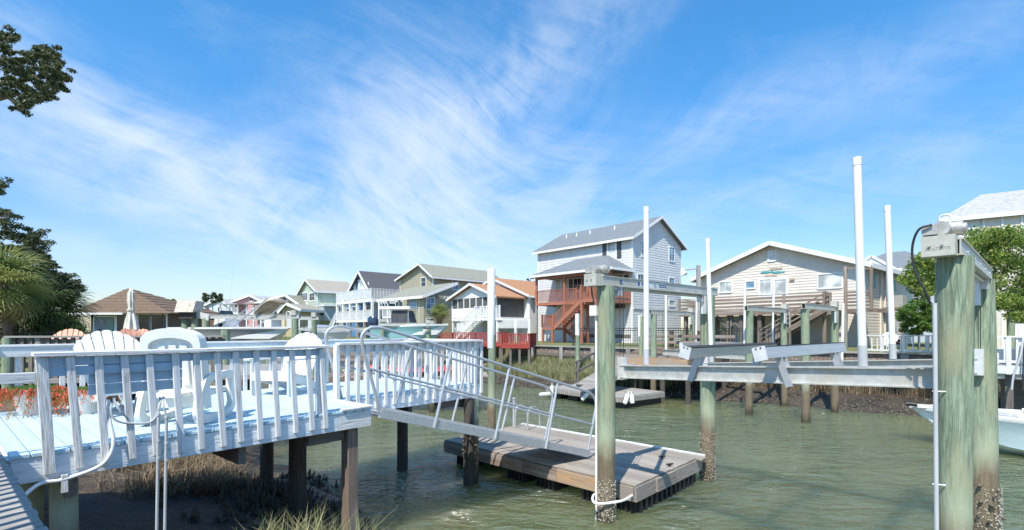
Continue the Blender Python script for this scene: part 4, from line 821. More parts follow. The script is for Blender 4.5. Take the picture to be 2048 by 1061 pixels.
h.rail((xl,yp+.06,zf),(h.F(1152,600,yp)[0],yp+.06,zf),1.0,m_red,.13,2); h.rail((h.F(1174,600,yp)[0],yp+.06,zf),(xr,yp+.06,zf),1.0,m_red,.13,2); h.rail((xr,yp,zf),(xr,0,zf),1.0,m_red,.13,2)
ys = yp-1.25; xt, xb = h.F(1174,602,ys)[0]-.6, h.F(1106,650,ys)[0]; zb_ = h.F(1106,655,ys)[1]
h.deckbox(xt,ys,xt+1.5,yp-.03,zf,m_red,m_red,.26); h.rail((xt,ys,zf),(xt+1.5,ys,zf),1.0,m_red,.13,2); h.rail((xt+1.5,ys,zf),(xt+1.5,yp,zf),1.0,m_red,.13,2)
for x in (xt+.05,xt+1.45): h.post(x,ys+.05,0,zf-.24,m_red,.17)
h.stairs((xt,ys+.05,zf),(xb,ys+.05,zb_),(0,1.1,0),11,m_red)
h.deckbox(xb-1.25,ys,xb,yp+.3,zb_,m_red,m_red,.2); h.rail((xb-1.25,ys,zb_),(xb,ys,zb_),1.0,m_red,.13,2); h.rail((xb-1.25,ys,zb_),(xb-1.25,yp+.3,zb_),1.0,m_red,.13,2)
for x in (xb-1.2,xb-.08): h.post(x,ys+.05,0,zb_-.2,m_red,.17)
h.stairs((xb-.2,yp+.3,zb_),(xb+1.6,yp+.3,.1),(0,1.0,0),6,m_red)
m = M()
for fx_ in (.15,.27,.42,.68): x = -W*(1-fx_); y_ = 2.3; z = ze+2.0*y_/(D/2)+.1; m.tube([(x,y_,z),(x,y_,z+.4)], .07, 8)
m.obj('vent_pipes', m_trim, h.t)
H1 = h
# --- beige house on stilts
h = House('beige_house', 'wide beige clapboard house with low gable roof and weathered wooden deck', 1729, 31.3, -50.1)
W = 11.05; ze = 5.15; fl = 2.35
h.body(W, 12, ze, 1.95, 'y', s_beige, r_tan, .55, zb=0.0, step=.19, trimw=.3)
h.win('F',1440,565,1463,584,2,1,g=g_curt); h.win('F',1492,564,1509,576,1,1,g=g_blue); h.win('F',1637,549,1683,575,2,1,g=g_curt)
h.win('F',1521,560,1542,590,1,1,nm='door',g=g_curt,trim=.16); h.win('F',1550,560,1572,590,1,1,nm='door',g=g_curt,trim=.16); h.win('F',1538,504,1551,521,1,5,nm='gable_vent',g=g_curt,mw=.05)
for (x,y_,mt) in ((1551,538,m_tan),(1533,545,m_teal),(1556,545,m_teal),(1541,552,m_tan)):
    fx_, fz = h.F(x,y_); m = M(); m.prism([(fx_-.42,-.05,fz),(fx_-.25,-.05,fz+.08),(fx_+.15,-.05,fz+.07),(fx_+.32,-.05,fz+.02),(fx_+.45,-.05,fz+.09),(fx_+.45,-.05,fz-.09),(fx_+.32,-.05,fz-.02),(fx_+.15,-.05,fz-.07),(fx_-.25,-.05,fz-.07)], (0,.04,0)); m.obj('fish_ornament', mt, h.t)
x_, z_ = h.F(1585,559); m = M(); m.box(x_-.15,-.12,z_-.08,x_+.15,0,z_+.08); m.obj('wall_light', m_tan, h.t)
h.panel('shutter','S',1738,546,1750,576,m_teal,.06); h.panel('shutter','S',1785,560,1790,583,m_teal,.06)
for px in (1759,1768,1780): a, _ = h.S(px,600); bar('downpipe', (.07,a,.4), (.07,a,ze-.2), .09, .09, s_beige, h.t)
# platform with air conditioner on the side
a, z_ = h.S(1763,618); h2 = h.S(1800,618)[0]; bar('shelf', (.6,a,z_), (.6,a+2.6,z_), 1.2, .15, m_brown, h.t); m = M(); m.box(.25,a+.5,z_+.08,1.05,a+1.5,z_+.9); m.obj('air_conditioner', m_cast, h.t); bar('shelf_leg', (1.1,a+.1,0), (1.1,a+.1,z_), .12, .12, m_brown, h.t)
yp = -3.0; zf = h.F(1431,625,yp)[1]; xl = h.F(1366,600,yp)[0]-.3; xr = h.F(1655,600,yp)[0]
h.deckbox(xl,yp,xr,-.05,zf,m_brown,m_brown,.24); h.rail((xl,yp,zf),(xr,yp,zf),1.02,m_brown,posts=5,rails=4,pw=.13,ph=.0); h.rail((xl,yp,zf),(xl,0,zf),1.02,m_brown,posts=2,rails=4); 
for px in (1372,1420,1458,1462,1483,1520,1548): 
    x = h.F(px,640,yp+.3)[0]; h.post(x,yp+.3,0,zf-.2,m_grayd,.24)
    if px in (1458,1483): 
        for sg in (-1,1): bar('brace', (x,yp+.3,zf-1.2), (x+sg*.9,yp+.3,zf-.25), .1, .14, m_grayd, h.t)
x = h.F(1649,640,yp)[0]; h.post(x,yp,0,zf+1.1,m_brown,.16); x2 = h.F(1691,640,yp+.6)[0]; h.post(x2,yp+.6,0,zf-.1,m_gray,.18); h.post(x2,yp+.6,zf-.1,zf+2.55,m_brown,.16); x3 = x2+1.3; h.post(x3,yp+.6,zf-.1,zf+2.4,m_brown,.14)
bar('screen_top', (x2,yp+.6,zf+2.45), (x3,yp+.6,zf+2.3), .1, .1, m_brown, h.t); h.deckbox(x2-.1,yp+.6,x3+.2,-.05,zf,m_brown)
for k in range(5): bar('screen_board', (x2,yp+.6,zf+.2+.2*k), (x3,yp+.6,zf+.2+.2*k), .035, .13, m_brown, h.t)
ys = yp-1.15; xt, xb = h.F(1648,605,ys)[0], h.F(1518,684,ys)[0]; h.stairs((xt,ys,zf),(xb,ys,.1),(0,1.05,0),13,m_brown,.9,False,rails2=2)
for f in (.25,.5,.75): c = V(xt+(xb-xt)*f,ys,zf+(.1-zf)*f); bar('stair_post', c, c+V(0,0,.95), .09, .09, m_gray, h.t); bar('stair_leg', (c.x,c.y,0), c, .12, .12, m_grayd, h.t)
m = M(); m.box(-W+.2,-.06,0,-3.4,.2,zf-.3); m.obj('undercroft_shade_box', m_grayd, h.t)  # dark box added for the shade in the open undercroft below the deck
for px in (1455,1440,1530): x = h.F(px,650,-.1)[0]; h.lpanel('undercroft_door','F',x,.1,x+.95,2.0,m_trim,.12)
bar('towel', (h.F(1669,650,yp-.6)[0],yp-.6,.5), (h.F(1669,650,yp-.6)[0],yp-.6,1.55), .3, .08, mat('pink_towel',(.55,.22,.24)), h.t)
# --- house behind at right (slate) and the cream house over the tree
h = House('slate_house', 'slate blue house with gray hip roof far behind the beige house', 1872, 42, -42)
W = -h.F(1700,560)[0]; ze = h.F(1872,534)[1]; m = M(); m.box(-W,0,0,0,9,ze); m.obj('wall', s_slate, h.t); m = M(); o = .6
a, b, c, d = V(-W-o,-o,ze), V(o,-o,ze), V(o,9+o,ze), V(-W-o,9+o,ze); r0, r1 = V(-W*.62,4.5,ze+2.1), V(-W*.38,4.5,ze+2.1)
for q in ([a,b,r1,r0],[b,c,r1],[c,d,r0,r1],[d,a,r0],[d,c,b,a]): m.face(q)
m.obj('roof', r_gray, h.t); bar('roof_trim', a-V(0,.03,.1), b-V(0,.03,.1), .04, .24, m_trim, h.t)
h.win('F',1815,585,1838,606,2,2,trim=.14); h.win('F',1802,535,1818,550,1,2); h.panel('band_board','F',1730,566,1870,570,m_trim,.06)
m = M(); x0_, x1_ = h.F(1706,534)[0], h.F(1788,534)[0]; m.prism([(x0_,-1.2,ze-.1),(x1_,-1.2,ze-.1),((x0_+x1_)/2,-1.2,ze+1.1)], (0,1.2,0)); m.obj('dormer', m_trim, h.t)
bar('dormer_rake', ((x0_+x1_)/2,-1.25,ze+1.2), (x1_+.3,-1.25,ze-.15), .06, .22, m_trim, h.t); bar('dormer_rake', ((x0_+x1_)/2,-1.25,ze+1.2), (x0_-.3,-1.25,ze-.15), .06, .22, m_trim, h.t)
h = House('cream_house', 'white and cream house with light gray roof behind the leafy tree', 2110, 25, -35)
W = -h.F(1903,440)[0]; ze = h.F(1903,437)[1]; m = M(); m.box(-W,0,0,0,8,ze); xc = h.F(1962,440)[0]; h.lap(m,'F',[(-W,0),(xc,0),(xc,ze),(-W,ze)],0,.2); m.obj('wall', s_white, h.t)
h.lpanel('bay_wall','F',xc,0,0,ze-.05,s_cream,.06)
for k in range(9): x = xc+.05+.72*k; h.lpanel('batten','F',x,0,x+.09,ze-.05,m_trim,.1)
m = M(); a, b, c, d = V(-W-.5,-.3,ze-.02), V(1,-.3,ze-.02), V(1,8.7,ze-.02), V(-W-.5,8.7,ze-.02); r0, r1 = V(-W*.55,4,ze+1.9), V(0,4,ze+1.9)
for q in ([a,b,r1,r0],[d,a,r0],[c,d,r0,r1],[b,c,r1],[d,c,b,a]): m.face(q)
m.obj('roof', r_light, h.t); bar('roof_trim', a-V(0,.02,.09), b-V(0,.02,.09), .04, .22, m_trim, h.t); bar('roof_trim', a-V(.02,0,.09), d-V(.02,0,.09), .04, .22, m_trim, h.t)
h.panel('carport_shade_panel','F',1985,588,2075,655,m_dshut,.03); h.panel('band_board','F',1904,455,1961,461,m_trim,.08)  # flat charcoal panel stands in for the shaded carport opening

# --- white cottage with orange roof
h = House('white_cottage', 'white cottage with orange brown roof, screened porch and white stairs', 1059, 48, -47.5)
ze = h.F(1059,592)[1]; W = -h.F(925,592)[0]; ap = h.F(990,560); h.body(W, 11, ze, ap[1]-ze, 'y', s_white, r_orange, .4, step=.2, apex=ap[0])
yp = -3.6; xl, xr = h.F(904,600,yp)[0], h.F(992,600,yp)[0]; zE = h.F(897,600,yp)[1]; zf = h.F(930,637,yp)[1]; zA = h.F(939,571,yp)
m = M(); xm = (xl+xr)/2; m.prism([(xl,yp,zE),(xr,yp,zE),(xm,yp,zA[1]-.1)], (0,3.7,0)); m.obj('porch_gable', m_trim, h.t); m = M()
for xe, sg in ((xl,-1),(xr,1)): 
    e = V(xe+sg*.5,0,zE-.15); m.mesh8([V(e.x,yp-.4,e.z),V(e.x,.1,e.z),V(xm,.1,zA[1]),V(xm,yp-.4,zA[1]),V(e.x,yp-.4,e.z+.14),V(e.x,.1,e.z+.14),V(xm,.1,zA[1]+.14),V(xm,yp-.4,zA[1]+.14)])
    bar('porch_rake', (e.x,yp-.42,e.z+.05), (xm,yp-.42,zA[1]+.05), .04, .22, m_trim, h.t)
m.obj('porch_roof', r_orange, h.t)
h.deckbox(xl,yp,0,-.05,zf,m_trim,m_trim,.25)
k = 7
for i in range(k+1): x = xl+(xr-xl)*i/k; h.post(x,yp+.05,zf,zE,m_trim,.1)
for i in range(k): x = xl+(xr-xl)*(i+.5)/k; w_ = (xr-xl)/k-.1; m = M(); m.box(x-w_/2,yp+.04,zf+1.0,x+w_/2,yp+.06,zE-.06); m.obj('screen', m_screen, h.t); m = M(); m.box(x-w_/2,yp+.03,zf+.05,x+w_/2,yp+.07,zf+.98); m.obj('lower_panel', m_trim, h.t)
m = M(); m.box(xr-.02,yp+.1,zf,xr+.02,-.1,zE); m.obj('screen', m_screen, h.t)
h.rail((h.F(950,620,yp)[0],yp-.02,zf),(-.2,yp-.02,zf),1.05,m_trim,.13,5); h.win('F',1027,598,1045,616,2,1,g=g_curt,nm='door'); h.win('F',1000,600,1012,618,1,1,nm='door')
for (x0_,x1_) in ((993,1029),(1030,1058)):
    a, z0, b, z1 = h.rect('F',x0_,638,x1_,657,yp+.1); m = M(); s_ = .24; L_ = b-a; Hh = z1-z0; q = -Hh
    while q < L_:
        for sg in (1,-1):
            p0, p1 = (q,0) if sg > 0 else (q,Hh), (q+Hh,Hh) if sg > 0 else (q+Hh,0); t0, t1 = max(0,-q/Hh), min(1,(L_-q)/Hh)
            if t1 > t0: f = lambda t: V(a+q+Hh*t, yp+.1+.012*sg, z0+(Hh*t if sg > 0 else Hh*(1-t))); m.bar(f(t0), f(t1), .02, .06)
        q += s_
    m.obj('lattice', m_trim, h.t)
for px in (993,1030,1058,950,905): x = h.F(px,650,yp)[0]; h.post(x,yp+.1,0,zf-.2,m_trim,.18)
ys = yp-1.1; xt, xb = h.F(950,632,ys)[0], h.F(915,664,ys)[0]; h.stairs((xt,ys,zf),(xb-.6,ys,.1),(0,1.05,0),12,m_trim,.95)
m = M(); m.box(xl,-2.4,0,-W-.1,-.2,zf-.25); 
h.panel('ground_door','F',915,640,930,662,m_trim,.1,yp+.2)
ch_at = h
# --- olive house
h = House('olive_house', 'two storey olive clapboard house with gray green roof and shed porch', 866, 60, -46)
ze = h.F(866,552)[1]; ap = h.F(843.5,531); W = -h.F(800,560)[0]; D = h.S(1000,560)[0]
h.body(W, D, ze, ap[1]-ze, 'y', s_olive, r_olive, .5, step=.24, apex=ap[0])
h.win('F',843,556,852,573,1,2); 
for r_ in ((905,558,916,579),(936,559,946,568),(956.5,561,966,569),(889,596,901,613)): h.win('S',*r_,cols=2,rows=2,g=g_blue)
yp = -4.2; xl, xr = h.F(765,600,yp)[0], h.F(848,600,yp)[0]; zE = h.F(800,600,yp)[1]; zw = h.F(835,577)[1]; m = M()
m.mesh8([V(xl-.5,yp-.5,zE),V(xr+.5,yp-.5,zE),V(xr+.5,0,zw),V(xl-.5,0,zw),V(xl-.5,yp-.5,zE+.2),V(xr+.5,yp-.5,zE+.2),V(xr+.5,0,zw+.2),V(xl-.5,0,zw+.2)]); m.obj('porch_roof', r_olive, h.t)
bar('porch_fascia', (xl-.5,yp-.53,zE+.06), (xr+.5,yp-.53,zE+.06), .04, .3, m_trim, h.t); bar('porch_fascia', (xr+.53,yp-.5,zE+.06), (xr+.53,0,zw+.06), .04, .3, m_trim, h.t)
m = M(); m.box(xr-3.4,yp,0,xr,-.02,zE-.05); h.lap(m,'F',[(xr-3.4,0),(xr,0),(xr,zE),(xr-3.4,zE)],yp,.24); h.lap(m,'S',[(yp,0),(-.02,0),(-.02,zE),(yp,zE)],xr,.24); m.obj('sun_room', s_olive, h.t)
h.win('F',821,597,833,617,2,2,c=yp,g=g_blue); h.win('S',853,596,868,618,2,2,c=xr,g=g_blue)
for px in (757,775,797,815,838): x = h.F(px,610,yp)[0]; h.post(x,yp+.1,0,zE,m_trim,.22)
zf = h.F(790,632,yp)[1]; h.deckbox(xl,yp,xr-3.45,-.05,zf,m_gray,m_trim,.25); h.rail((xl,yp,zf),(xr-3.45,yp,zf),1.0,m_trim,.16,4); h.win('F',792,604,806,630,2,1,nm='door')
h.panel('carport_shade_panel','F',780,640,800,664,m_dshut,.05); h.win('S',853,638,867,652,2,1,c=xr)  # dark flat panel gives the carport opening its shade by colour
# --- blue A-frame house
h = House('blue_house', 'blue house with steep charcoal roof and white double balconies', 752, 72, -49)
ap = h.F(723.5,545); W = -h.F(693,600)[0]; ze = h.F(752,598)[1]; D = 14; h.body(W, D, ze, ap[1]-ze, 'y', s_blue, r_dark, .6, step=.26, apex=ap[0], trimw=.4)
h.win('F',718,562,729,582,1,1,nm='door',g=g_curt,trim=.2)
for px in (710,737):
    x_, z_ = h.F(px,576); m = M(); m.prism([(x_-.5,-.08,z_),(x_,-.08,z_+.9),(x_+.5,-.08,z_),(x_,-.08,z_-.9)], (0,.06,0)); m.obj('diamond_window', m_trim, h.t)
yp = -3.8; xl, xr = h.F(673,600,yp)[0], h.F(743,600,yp)[0]; z2 = h.F(700,601,yp)[1]; z1_ = h.F(700,640,yp)[1]
h.deckbox(xl,yp,xr,-.05,z2,m_trim,m_trim,.45); h.rail((xl,yp,z2),(xr,yp,z2),1.25,m_trim,.2,7,.06); h.rail((xr,yp,z2),(xr,0,z2),1.25,m_trim,.2,2,.06); h.deckbox(xl,yp,xr,-.05,z1_,m_trim,m_trim,.35); h.rail((xl,yp,z1_),(xr,yp,z1_),1.2,m_trim,.2,6,.06)
for k in range(6): x = xl+(xr-xl)*k/5; h.post(x,yp+.12,z1_,z2-.4,m_trim,.3); h.post(x,yp+.12,0,z1_-.3,m_gray,.3)
h.win('F',706,614,716,640,2,1,nm='door'); h.win('F',728,614,740,640,2,1,nm='door'); h.win('F',694,618,701,634,1,1)
h.stairs((xl,yp-.2,z1_),(xl-3.2,yp-.2,.1),(0,1.4,0),9,m_trim,1.0)
# --- pale green house
h = House('pale_green_house', 'tall narrow pale green house with tan roof and stacked porch windows', 634.5, 88, -49)
ze = h.F(634.5,582)[1]; ap = h.F(615,561); W = -h.F(600,590)[0]; D = h.S(711,600)[0]; h.body(W, D, ze, ap[1]-ze, 'y', s_green, r_tan, .5, step=.28, apex=ap[0], trimw=.35)
for (y0_,y1_) in ((587,601),(616,633)): h.win('F',602.5,y0_,614.5,y1_,3,1,trim=.2,mw=.2); h.win('F',619.5,y0_,629.5,y1_,3,2,trim=.2)
h.panel('side_porch','S',638,613,672,642,s_slate,2.0); a, z_ = h.S(637,612); bar('side_porch_roof', (1.2,a,z_), (1.2,h.S(674,612)[0],z_), 3.2, .25, m_trim, h.t); h.win('S',640,620,647,632,1,1,c=2.0)
h.panel('band_board','F',600,606,616,613,m_trim,.1)
# --- distant houses
def far_house(name, label, px, Y, ang, pl, apx, apy, ey, mt, rmt, D=12, porch=None, win=()):
    h = House(name, label, px, Y, ang); ze = h.F(px,ey)[1]; ap = h.F(apx,apy); W = -h.F(pl,ey)[0]
    h.body(W, D, ze, ap[1]-ze, 'y', mt, rmt, .6, step=.3, apex=ap[0], trimw=.4)
    for r_ in win: h.win('F',*r_,cols=1,rows=2,trim=.15)
    if porch:
        x0_, x1_, yr, yf, yb = porch; yp = -2.5; xl, xr = h.F(x0_,yr,yp)[0], h.F(x1_,yr,yp)[0]; zE, zf, zb_ = h.F(x0_,yr,yp)[1], h.F(x0_,yf,yp)[1], h.F(x0_,yb,yp)[1]
        bar('porch_roof', (xl-.3,yp/2,zE), (xr+.3,yp/2,zE), 3.4, .2, rmt, h.t); h.deckbox(xl,yp,xr,-.05,zf,m_trim,m_trim,.3); h.rail((xl,yp,zf),(xr,yp,zf),1.1,m_trim,.25,4,.06)
        for k in range(4): h.post(xl+(xr-xl)*k/3,yp+.1,0,zE,m_trim,.22)
    return h
far_house('mustard_house', 'mustard gabled house with white porch left of the pale green house', 596, 90, -12, 515, 574, 592, 607, s_tan, r_olive, porch=(493,536,608,628,632), win=((565,597,573,603),))
far_house('pink_house', 'pink gabled house with brown porch far along the canal', 524, 112, -16, 470, 503, 592.5, 603, s_pink, r_light, porch=(440,475,609,626,629), win=((499,597,507,602),))
far_house('pale_blue_house', 'pale blue house with light gray roof at the far end of the row', 458, 135, -22, 410, 441, 599, 612, s_pale, r_light, win=((414,615,419,620),(436,615,444,624)))
h = far_house('gabled_cottage', 'small tan cottage with blue gable just left of the pale green house', 599, 80, -10, 566, 575, 609, 619, s_tan, r_tan, 6, win=((574,625,580,632),(584,625,590,632)))
far_house('white_shed', 'tiny white gabled shed at the left end of the house row', 415, 150, -20, 403, 408, 605, 612, s_white, r_light, 6)
# ------------------------------------------------------------------ brown pavilion, umbrella, neighbours' deck at the left
h = House('pavilion', 'brown hip roofed pavilion with glass sliding doors behind the closed umbrella', 334, 32, 0, group=None, cat='pavilion')
W = -h.F(182,640)[0]; ze = h.F(300,628)[1]; D = 5.4
m = M(); m.box(-W,.0,0,-W+.5,D,ze); m.box(-W,.0,ze-.35,0,.1,ze); m.box(-.14,0,0,0,D,ze); m.box(-W,D-.1,0,0,D,ze); m.obj('wall', s_brownw, h.t)
m = M(); m.box(-W+.4,.35,0,-.1,.4,ze-.3); m.obj('interior_shade_panel', s_brownw, h.t); ap = h.F(256,577,D/2); m = M(); o = .75  # brown sheet added to stand for the dim interior behind the doors
a, b, c, d = V(-W-o,-o,ze), V(o,-o,ze), V(o,D+o,ze), V(-W-o,D+o,ze); r_ = V(ap[0],D/2,ap[1])
K = 9
for p, q in ((a,b),(b,c),(c,d),(d,a)):
    for i in range(K):      # shingle courses stepped up the hip
        f0, f1 = i/K, (i+1)/K; lift_ = V(0,0,.035); m.face([p.lerp(r_,f0)+lift_, q.lerp(r_,f0)+lift_, q.lerp(r_,f1), p.lerp(r_,f1)]); m.face([p.lerp(r_,f0)+lift_, q.lerp(r_,f0)+lift_, q.lerp(r_,f0), p.lerp(r_,f0)])
m.face([d,c,b,a]); m.obj('roof', r_brown, h.t)
bar('gutter', (-W-o,-o-.06,ze-.02), (-W*.45,-o-.06,ze-.02), .12, .12, m_trim, h.t)
for (x0_,y0_,x1_,y1_,cl_) in ((190,634,230,690,1),(235,630,250,690,1),(253,630,274,690,1),(278,630,301,690,1),(304,630,326,690,1),(328,630,333,690,1)): h.win('F',x0_,y0_,x1_,y1_,cl_,1,trim=.07,nm='sliding_door',c=.03,g=g_blue if x0_ == 190 else g_dark)
h.panel('door_leaf','F',215,638,229,690,mat('teal_door_glass',(.10,.2,.2),rough=.2),.09,.03)
um = thing('closed_umbrella', 'closed striped patio umbrella in front of the brown pavilion', 'umbrella', at(262,700,15)*1); um.location.z = 2.0
l = lp(um); zt = at(262,579,15).z-2.0
tube('pole', [(0,0,0),(0,0,zt)], .022, m_adir, um); m = M(); rs = []
for z, r in ((zt,.05),(zt-.08,.11),(zt-.3,.13),(zt-.48,.10),(zt-.62,.085),(zt-.72,.12),(zt-1.0,.21),(zt-1.2,.25),(zt-1.22,.2)): rs.append([(.7*r*(1+.22*math.cos(j*2*math.pi/28*7+z))*math.cos(2*math.pi*j/28), .7*r*(1+.22*math.cos(j*2*math.pi/28*7+z))*math.sin(2*math.pi*j/28), z+.03*math.cos(j*1.57)) for j in range(28)])
m.rings(rs); m.obj('canopy', m_umb, um, True); m = M(); m.tube([(.0,0,zt-.64),(.0,0,zt-.6)], .105, 12); m.obj('strap', m_umb, um)
nd = thing('neighbour_deck', 'weathered gray railed deck behind the white deck at left', 'deck', (-12.3,12.0,0)); l = lp(nd); zr = 3.18
bar('deck_floor', l((-13.5,14,2.1)), l((-6.5,15.6,2.1)), 4.5, .12, m_gray, nd); bar('rail_cap', l((-12.15,12,zr)), l((-7.6,13.2,zr)), .16, .045, m_gray, nd)
for k in range(27): p = V(-12,12.04,0).lerp(V(-7.7,13.2,0), k/26); bar('baluster', l((p.x,p.y,2.0)), l((p.x,p.y,zr-.02)), .09, .04, m_grayd, nd, up=(0,1,0))
bar('lower_rail', l((-12.1,12.06,zr-.12)), l((-7.6,13.26,zr-.12)), .04, .12, m_grayd, nd)
p = l((-12.1,12,1.2)); pile('post', nd, p, (p.x,p.y,zr-.02), .11, .11, None, 12); p = l((-11.55,12.25,1.2)); pile('post', nd, p, (p.x,p.y,zr-.02), .12, .12, m_gray, 12)
for x, y_ in ((-10,13),(-8.3,13.4),(-7.4,14)): p = l((x,y_,.4)); pile('post', nd, p, (p.x,p.y,2.05), .12, .12, m_piled, 10)
# black iron fence at far left and in front of the gray house
def iron_fence(label, p, q, h_, sp=.14, pe=2.2):
    p, q = Vector(p), Vector(q); t = thing('iron_fence', label, 'fence', p, 0, 'black iron fences'); d = q-p; L_ = d.length; m = M(); k = int(L_/sp)
    for i in range(k): c = d*i/k; m.box(c.x-.009,c.y-.009,c.z+.08,c.x+.009,c.y+.009,c.z+h_-.03)
    m.obj('pickets', m_iron, t)
    for z in (.12,h_-.18,h_-.05): bar('rail', V(0,0,z), d+V(0,0,z), .03, .035, m_iron, t)
    n_ = int(L_/pe)
    for i in range(n_+1): c = d*i/n_; bar('post', c, c+V(0,0,h_+.08), .07, .07, m_iron, t)
iron_fence('black iron fence in front of the gray house red stairs', ab(shore(-21.5)+4.4,-21.8,LAWN), ab(shore(-10)+4.4,-10.5,LAWN), 1.2)
iron_fence('black iron fence beneath the palms at far left', (-16.5,16,2.0), (-11.6,18,2.0), 1.3)
fs = thing('fish_station', 'rust stained white box on green posts between pavilion and boats', 'box', at(374,660,24)); l = lp(fs); Y = 24
m = M(); p0, p1 = l(at(355,601,Y)), l(at(392,625,Y)); m.prism([(p0.x,0,p0.z),(p1.x,0,p0.z-.03),(p1.x,-.25,p1.z),(p0.x,-.25,p1.z)], (0,.7,0)); m.obj('box', m_rust, fs)
m = M(); m.box(p0.x+.12,-.1,p1.z-.3,p1.x-.08,.6,p1.z); m.obj('lower_box', m_piled, fs)
for px in (365,384): q = l(at(px,640,Y)); pile('post', fs, (q.x,.2,-2.9), (q.x,.2,p1.z-.25), .15, .15, None, 12)
bar('side_plate', (p1.x-.1,.2,p1.z-.1), (p1.x+.5,.2,p1.z-.25), .1, .3, m_galw, fs)

# ------------------------------------------------------------------ chairs
def adirondack(label, loc, face, mt, group, s=1.0, ns=7, rec=24):
    t = thing('adirondack_chair', label, 'chair', loc, face, group); t.scale = (s,s,s)
    for k in range(6): y_ = -.30+.105*k; bar('seat_slat', (-.29,y_,.375-.022*k), (.29,y_,.375-.022*k), .095, .022, mt, t, .004)
    rc = R(rec); hl = [.70,.78,.83,.85,.83,.78,.70] if ns == 7 else [.70,.81,.85,.81,.70]
    for k in range(ns):
        f0, f1 = -1+2*k/ns, -1+2*(k+1)/ns; g_ = .022; hh_ = lambda f: .87-.24*f*f; nn = V(0,-math.cos(rc),math.sin(rc))*.011; cc = lambda f, u: V(f*(.26+.14*u/.85), .26+u*math.sin(rc), .20+u*math.cos(rc))
        e0, e1 = f0+g_, f1-g_; em = (e0+e1)/2; poly = [cc(e0,0),cc(e1,0),cc(e1,hh_(e1)-.012),cc((em+e1)/2,hh_((em+e1)/2)),cc(em,hh_(em)),cc((em+e0)/2,hh_((em+e0)/2)),cc(e0,hh_(e0)-.012)]
        m = M(); m.prism([p-nn for p in poly], nn*2); m.obj('back_slat', mt, t)
    for sg in (-1,1):
        m = M(); x = sg*.37; m.prism([(x-.075,-.40,.56),(x+.055,-.42,.56),(x+.085,-.2,.56),(x+.06,.3,.56),(x-.02,.42,.56),(x-.06,.3,.56)], (0,0,.025)); m.obj('arm', mt, t)
        bar('front_leg', (sg*.33,-.33,0), (sg*.33,-.33,.56), .1, .026, mt, t, .003, up=(0,1,0)) if 0 else bar('front_leg', (sg*.33,-.33,0), (sg*.33,-.33,.56), .026, .1, mt, t, .003, up=(0,1,0))
        m = M(); x = sg*.30; m.prism([(x-.013,-.36,.24),(x-.013,-.36,.37),(x-.013,.26,.22),(x-.013,.62,.0),(x-.013,.47,.0),(x-.013,.2,.1)], (.026,0,0)); m.obj('side_rail', mt, t)
    for z, L_ in ((.50,.6),(.82,.62)): y_ = .29+(z-.2)*math.tan(rc); bar('back_brace', (-L_/2,y_,z), (L_/2,y_,z), .022, .07, mt, t)
    bar('apron', (-.3,-.345,.30), (.3,-.345,.30), .022, .12, mt, t)
    return t
adirondack('white slatted Adirondack chair on the deck beside the gangway top', (-4.25,9.35,DZ), R(-12), m_adir, 'white deck chairs', 1.14, 5)
adirondack('white slatted Adirondack chair at the back left of the white deck', (-5.62,7.3,DZ), R(56), m_adir, 'white deck chairs', 1.22, 7, 28)
for (x,y_,rz,lb) in ((-12.25,13.6,25,'leftmost orange Adirondack chair behind the gray rail'),(-11.15,14.3,-10,'orange Adirondack chair left of the closed umbrella pole'),(-10.5,14.0,55,'orange Adirondack chair turned sideways under the closed umbrella')):
    adirondack(lb, (x,y_,2.26), R(rz), m_peach, 'orange Adirondack chairs', 1.12, 7)
zf_ = ch_at.z0+ch_at.F(930,637,-3.6)[1]
for k, px in enumerate((1010,1045)):
    p = at(px,632,50.5); adirondack(('aqua chair on the white cottage deck, nearer the porch','pale chair on the white cottage deck, at its right end')[k], (p.x,p.y-.2,zf_), R(-60), (m_aqua,m_adir)[k], None, 1.15, 5)
# moulded glider seen from behind
gl = thing('glider_chair', 'large white moulded plastic rocker with its back to the near rail', 'chair', (-4.27,6.62,DZ), R(187)); gl.scale = (.84,1,1)

def arch(w, z0, zs, zt, n=14): return [(-w,z0)]+[(-w*math.cos(math.pi*k/n) , zs+(zt-zs)*math.sin(math.pi*k/n)**.75) for k in range(n+1)]+[(w,z0)]
def plate(m, prof, y0, y1, tilt=.16): 
    f = lambda p, y_: V(p[0], y_+p[1]*tilt, p[1]); n_ = len(prof); m.rings([[f(p,y0) for p in prof],[f(p,y1) for p in prof]])
def ringplate(m, po, pi_, y0, y1, tilt=.16):
    f = lambda p, y_: V(p[0], y_+p[1]*tilt, p[1])
    for k in range(len(po)-1):
        a, b, c, d = po[k], po[k+1], pi_[k+1], pi_[k]; m.mesh8([f(a,y0),f(b,y0),f(c,y0),f(d,y0),f(a,y1),f(b,y1),f(c,y1),f(d,y1)])
m = M(); po = arch(.41,.18,1.02,1.21); pi_ = arch(.31,.18,.96,1.09); ringplate(m, po, pi_, .12, .30); m.obj('back_frame', m_plas, gl, True)
m = M(); plate(m, arch(.325,.2,.96,1.10), .20, .235); m.obj('back_recess', m_plas, gl, True)
for x in (-.15,0,.15): m = M(); plate(m, [(x-.05,.5),(x-.05,1.0),(x+.05,1.0),(x+.05,.5)], .235, .262); m.obj('back_slat', m_plas, gl)
m = M(); m.box(-.36,-.40,.33,.36,.22,.40); m.obj('seat', m_plas, gl); m = M(); plate(m, [(-.3,.2),(-.3,.60),(.3,.60),(.3,.2)], .06, .10); m.obj('lower_back', m_plas, gl)
m = M(); m.box(-.2,.30,.36,.2,.55,.41); m.obj('rear_shelf', m_plas, gl)
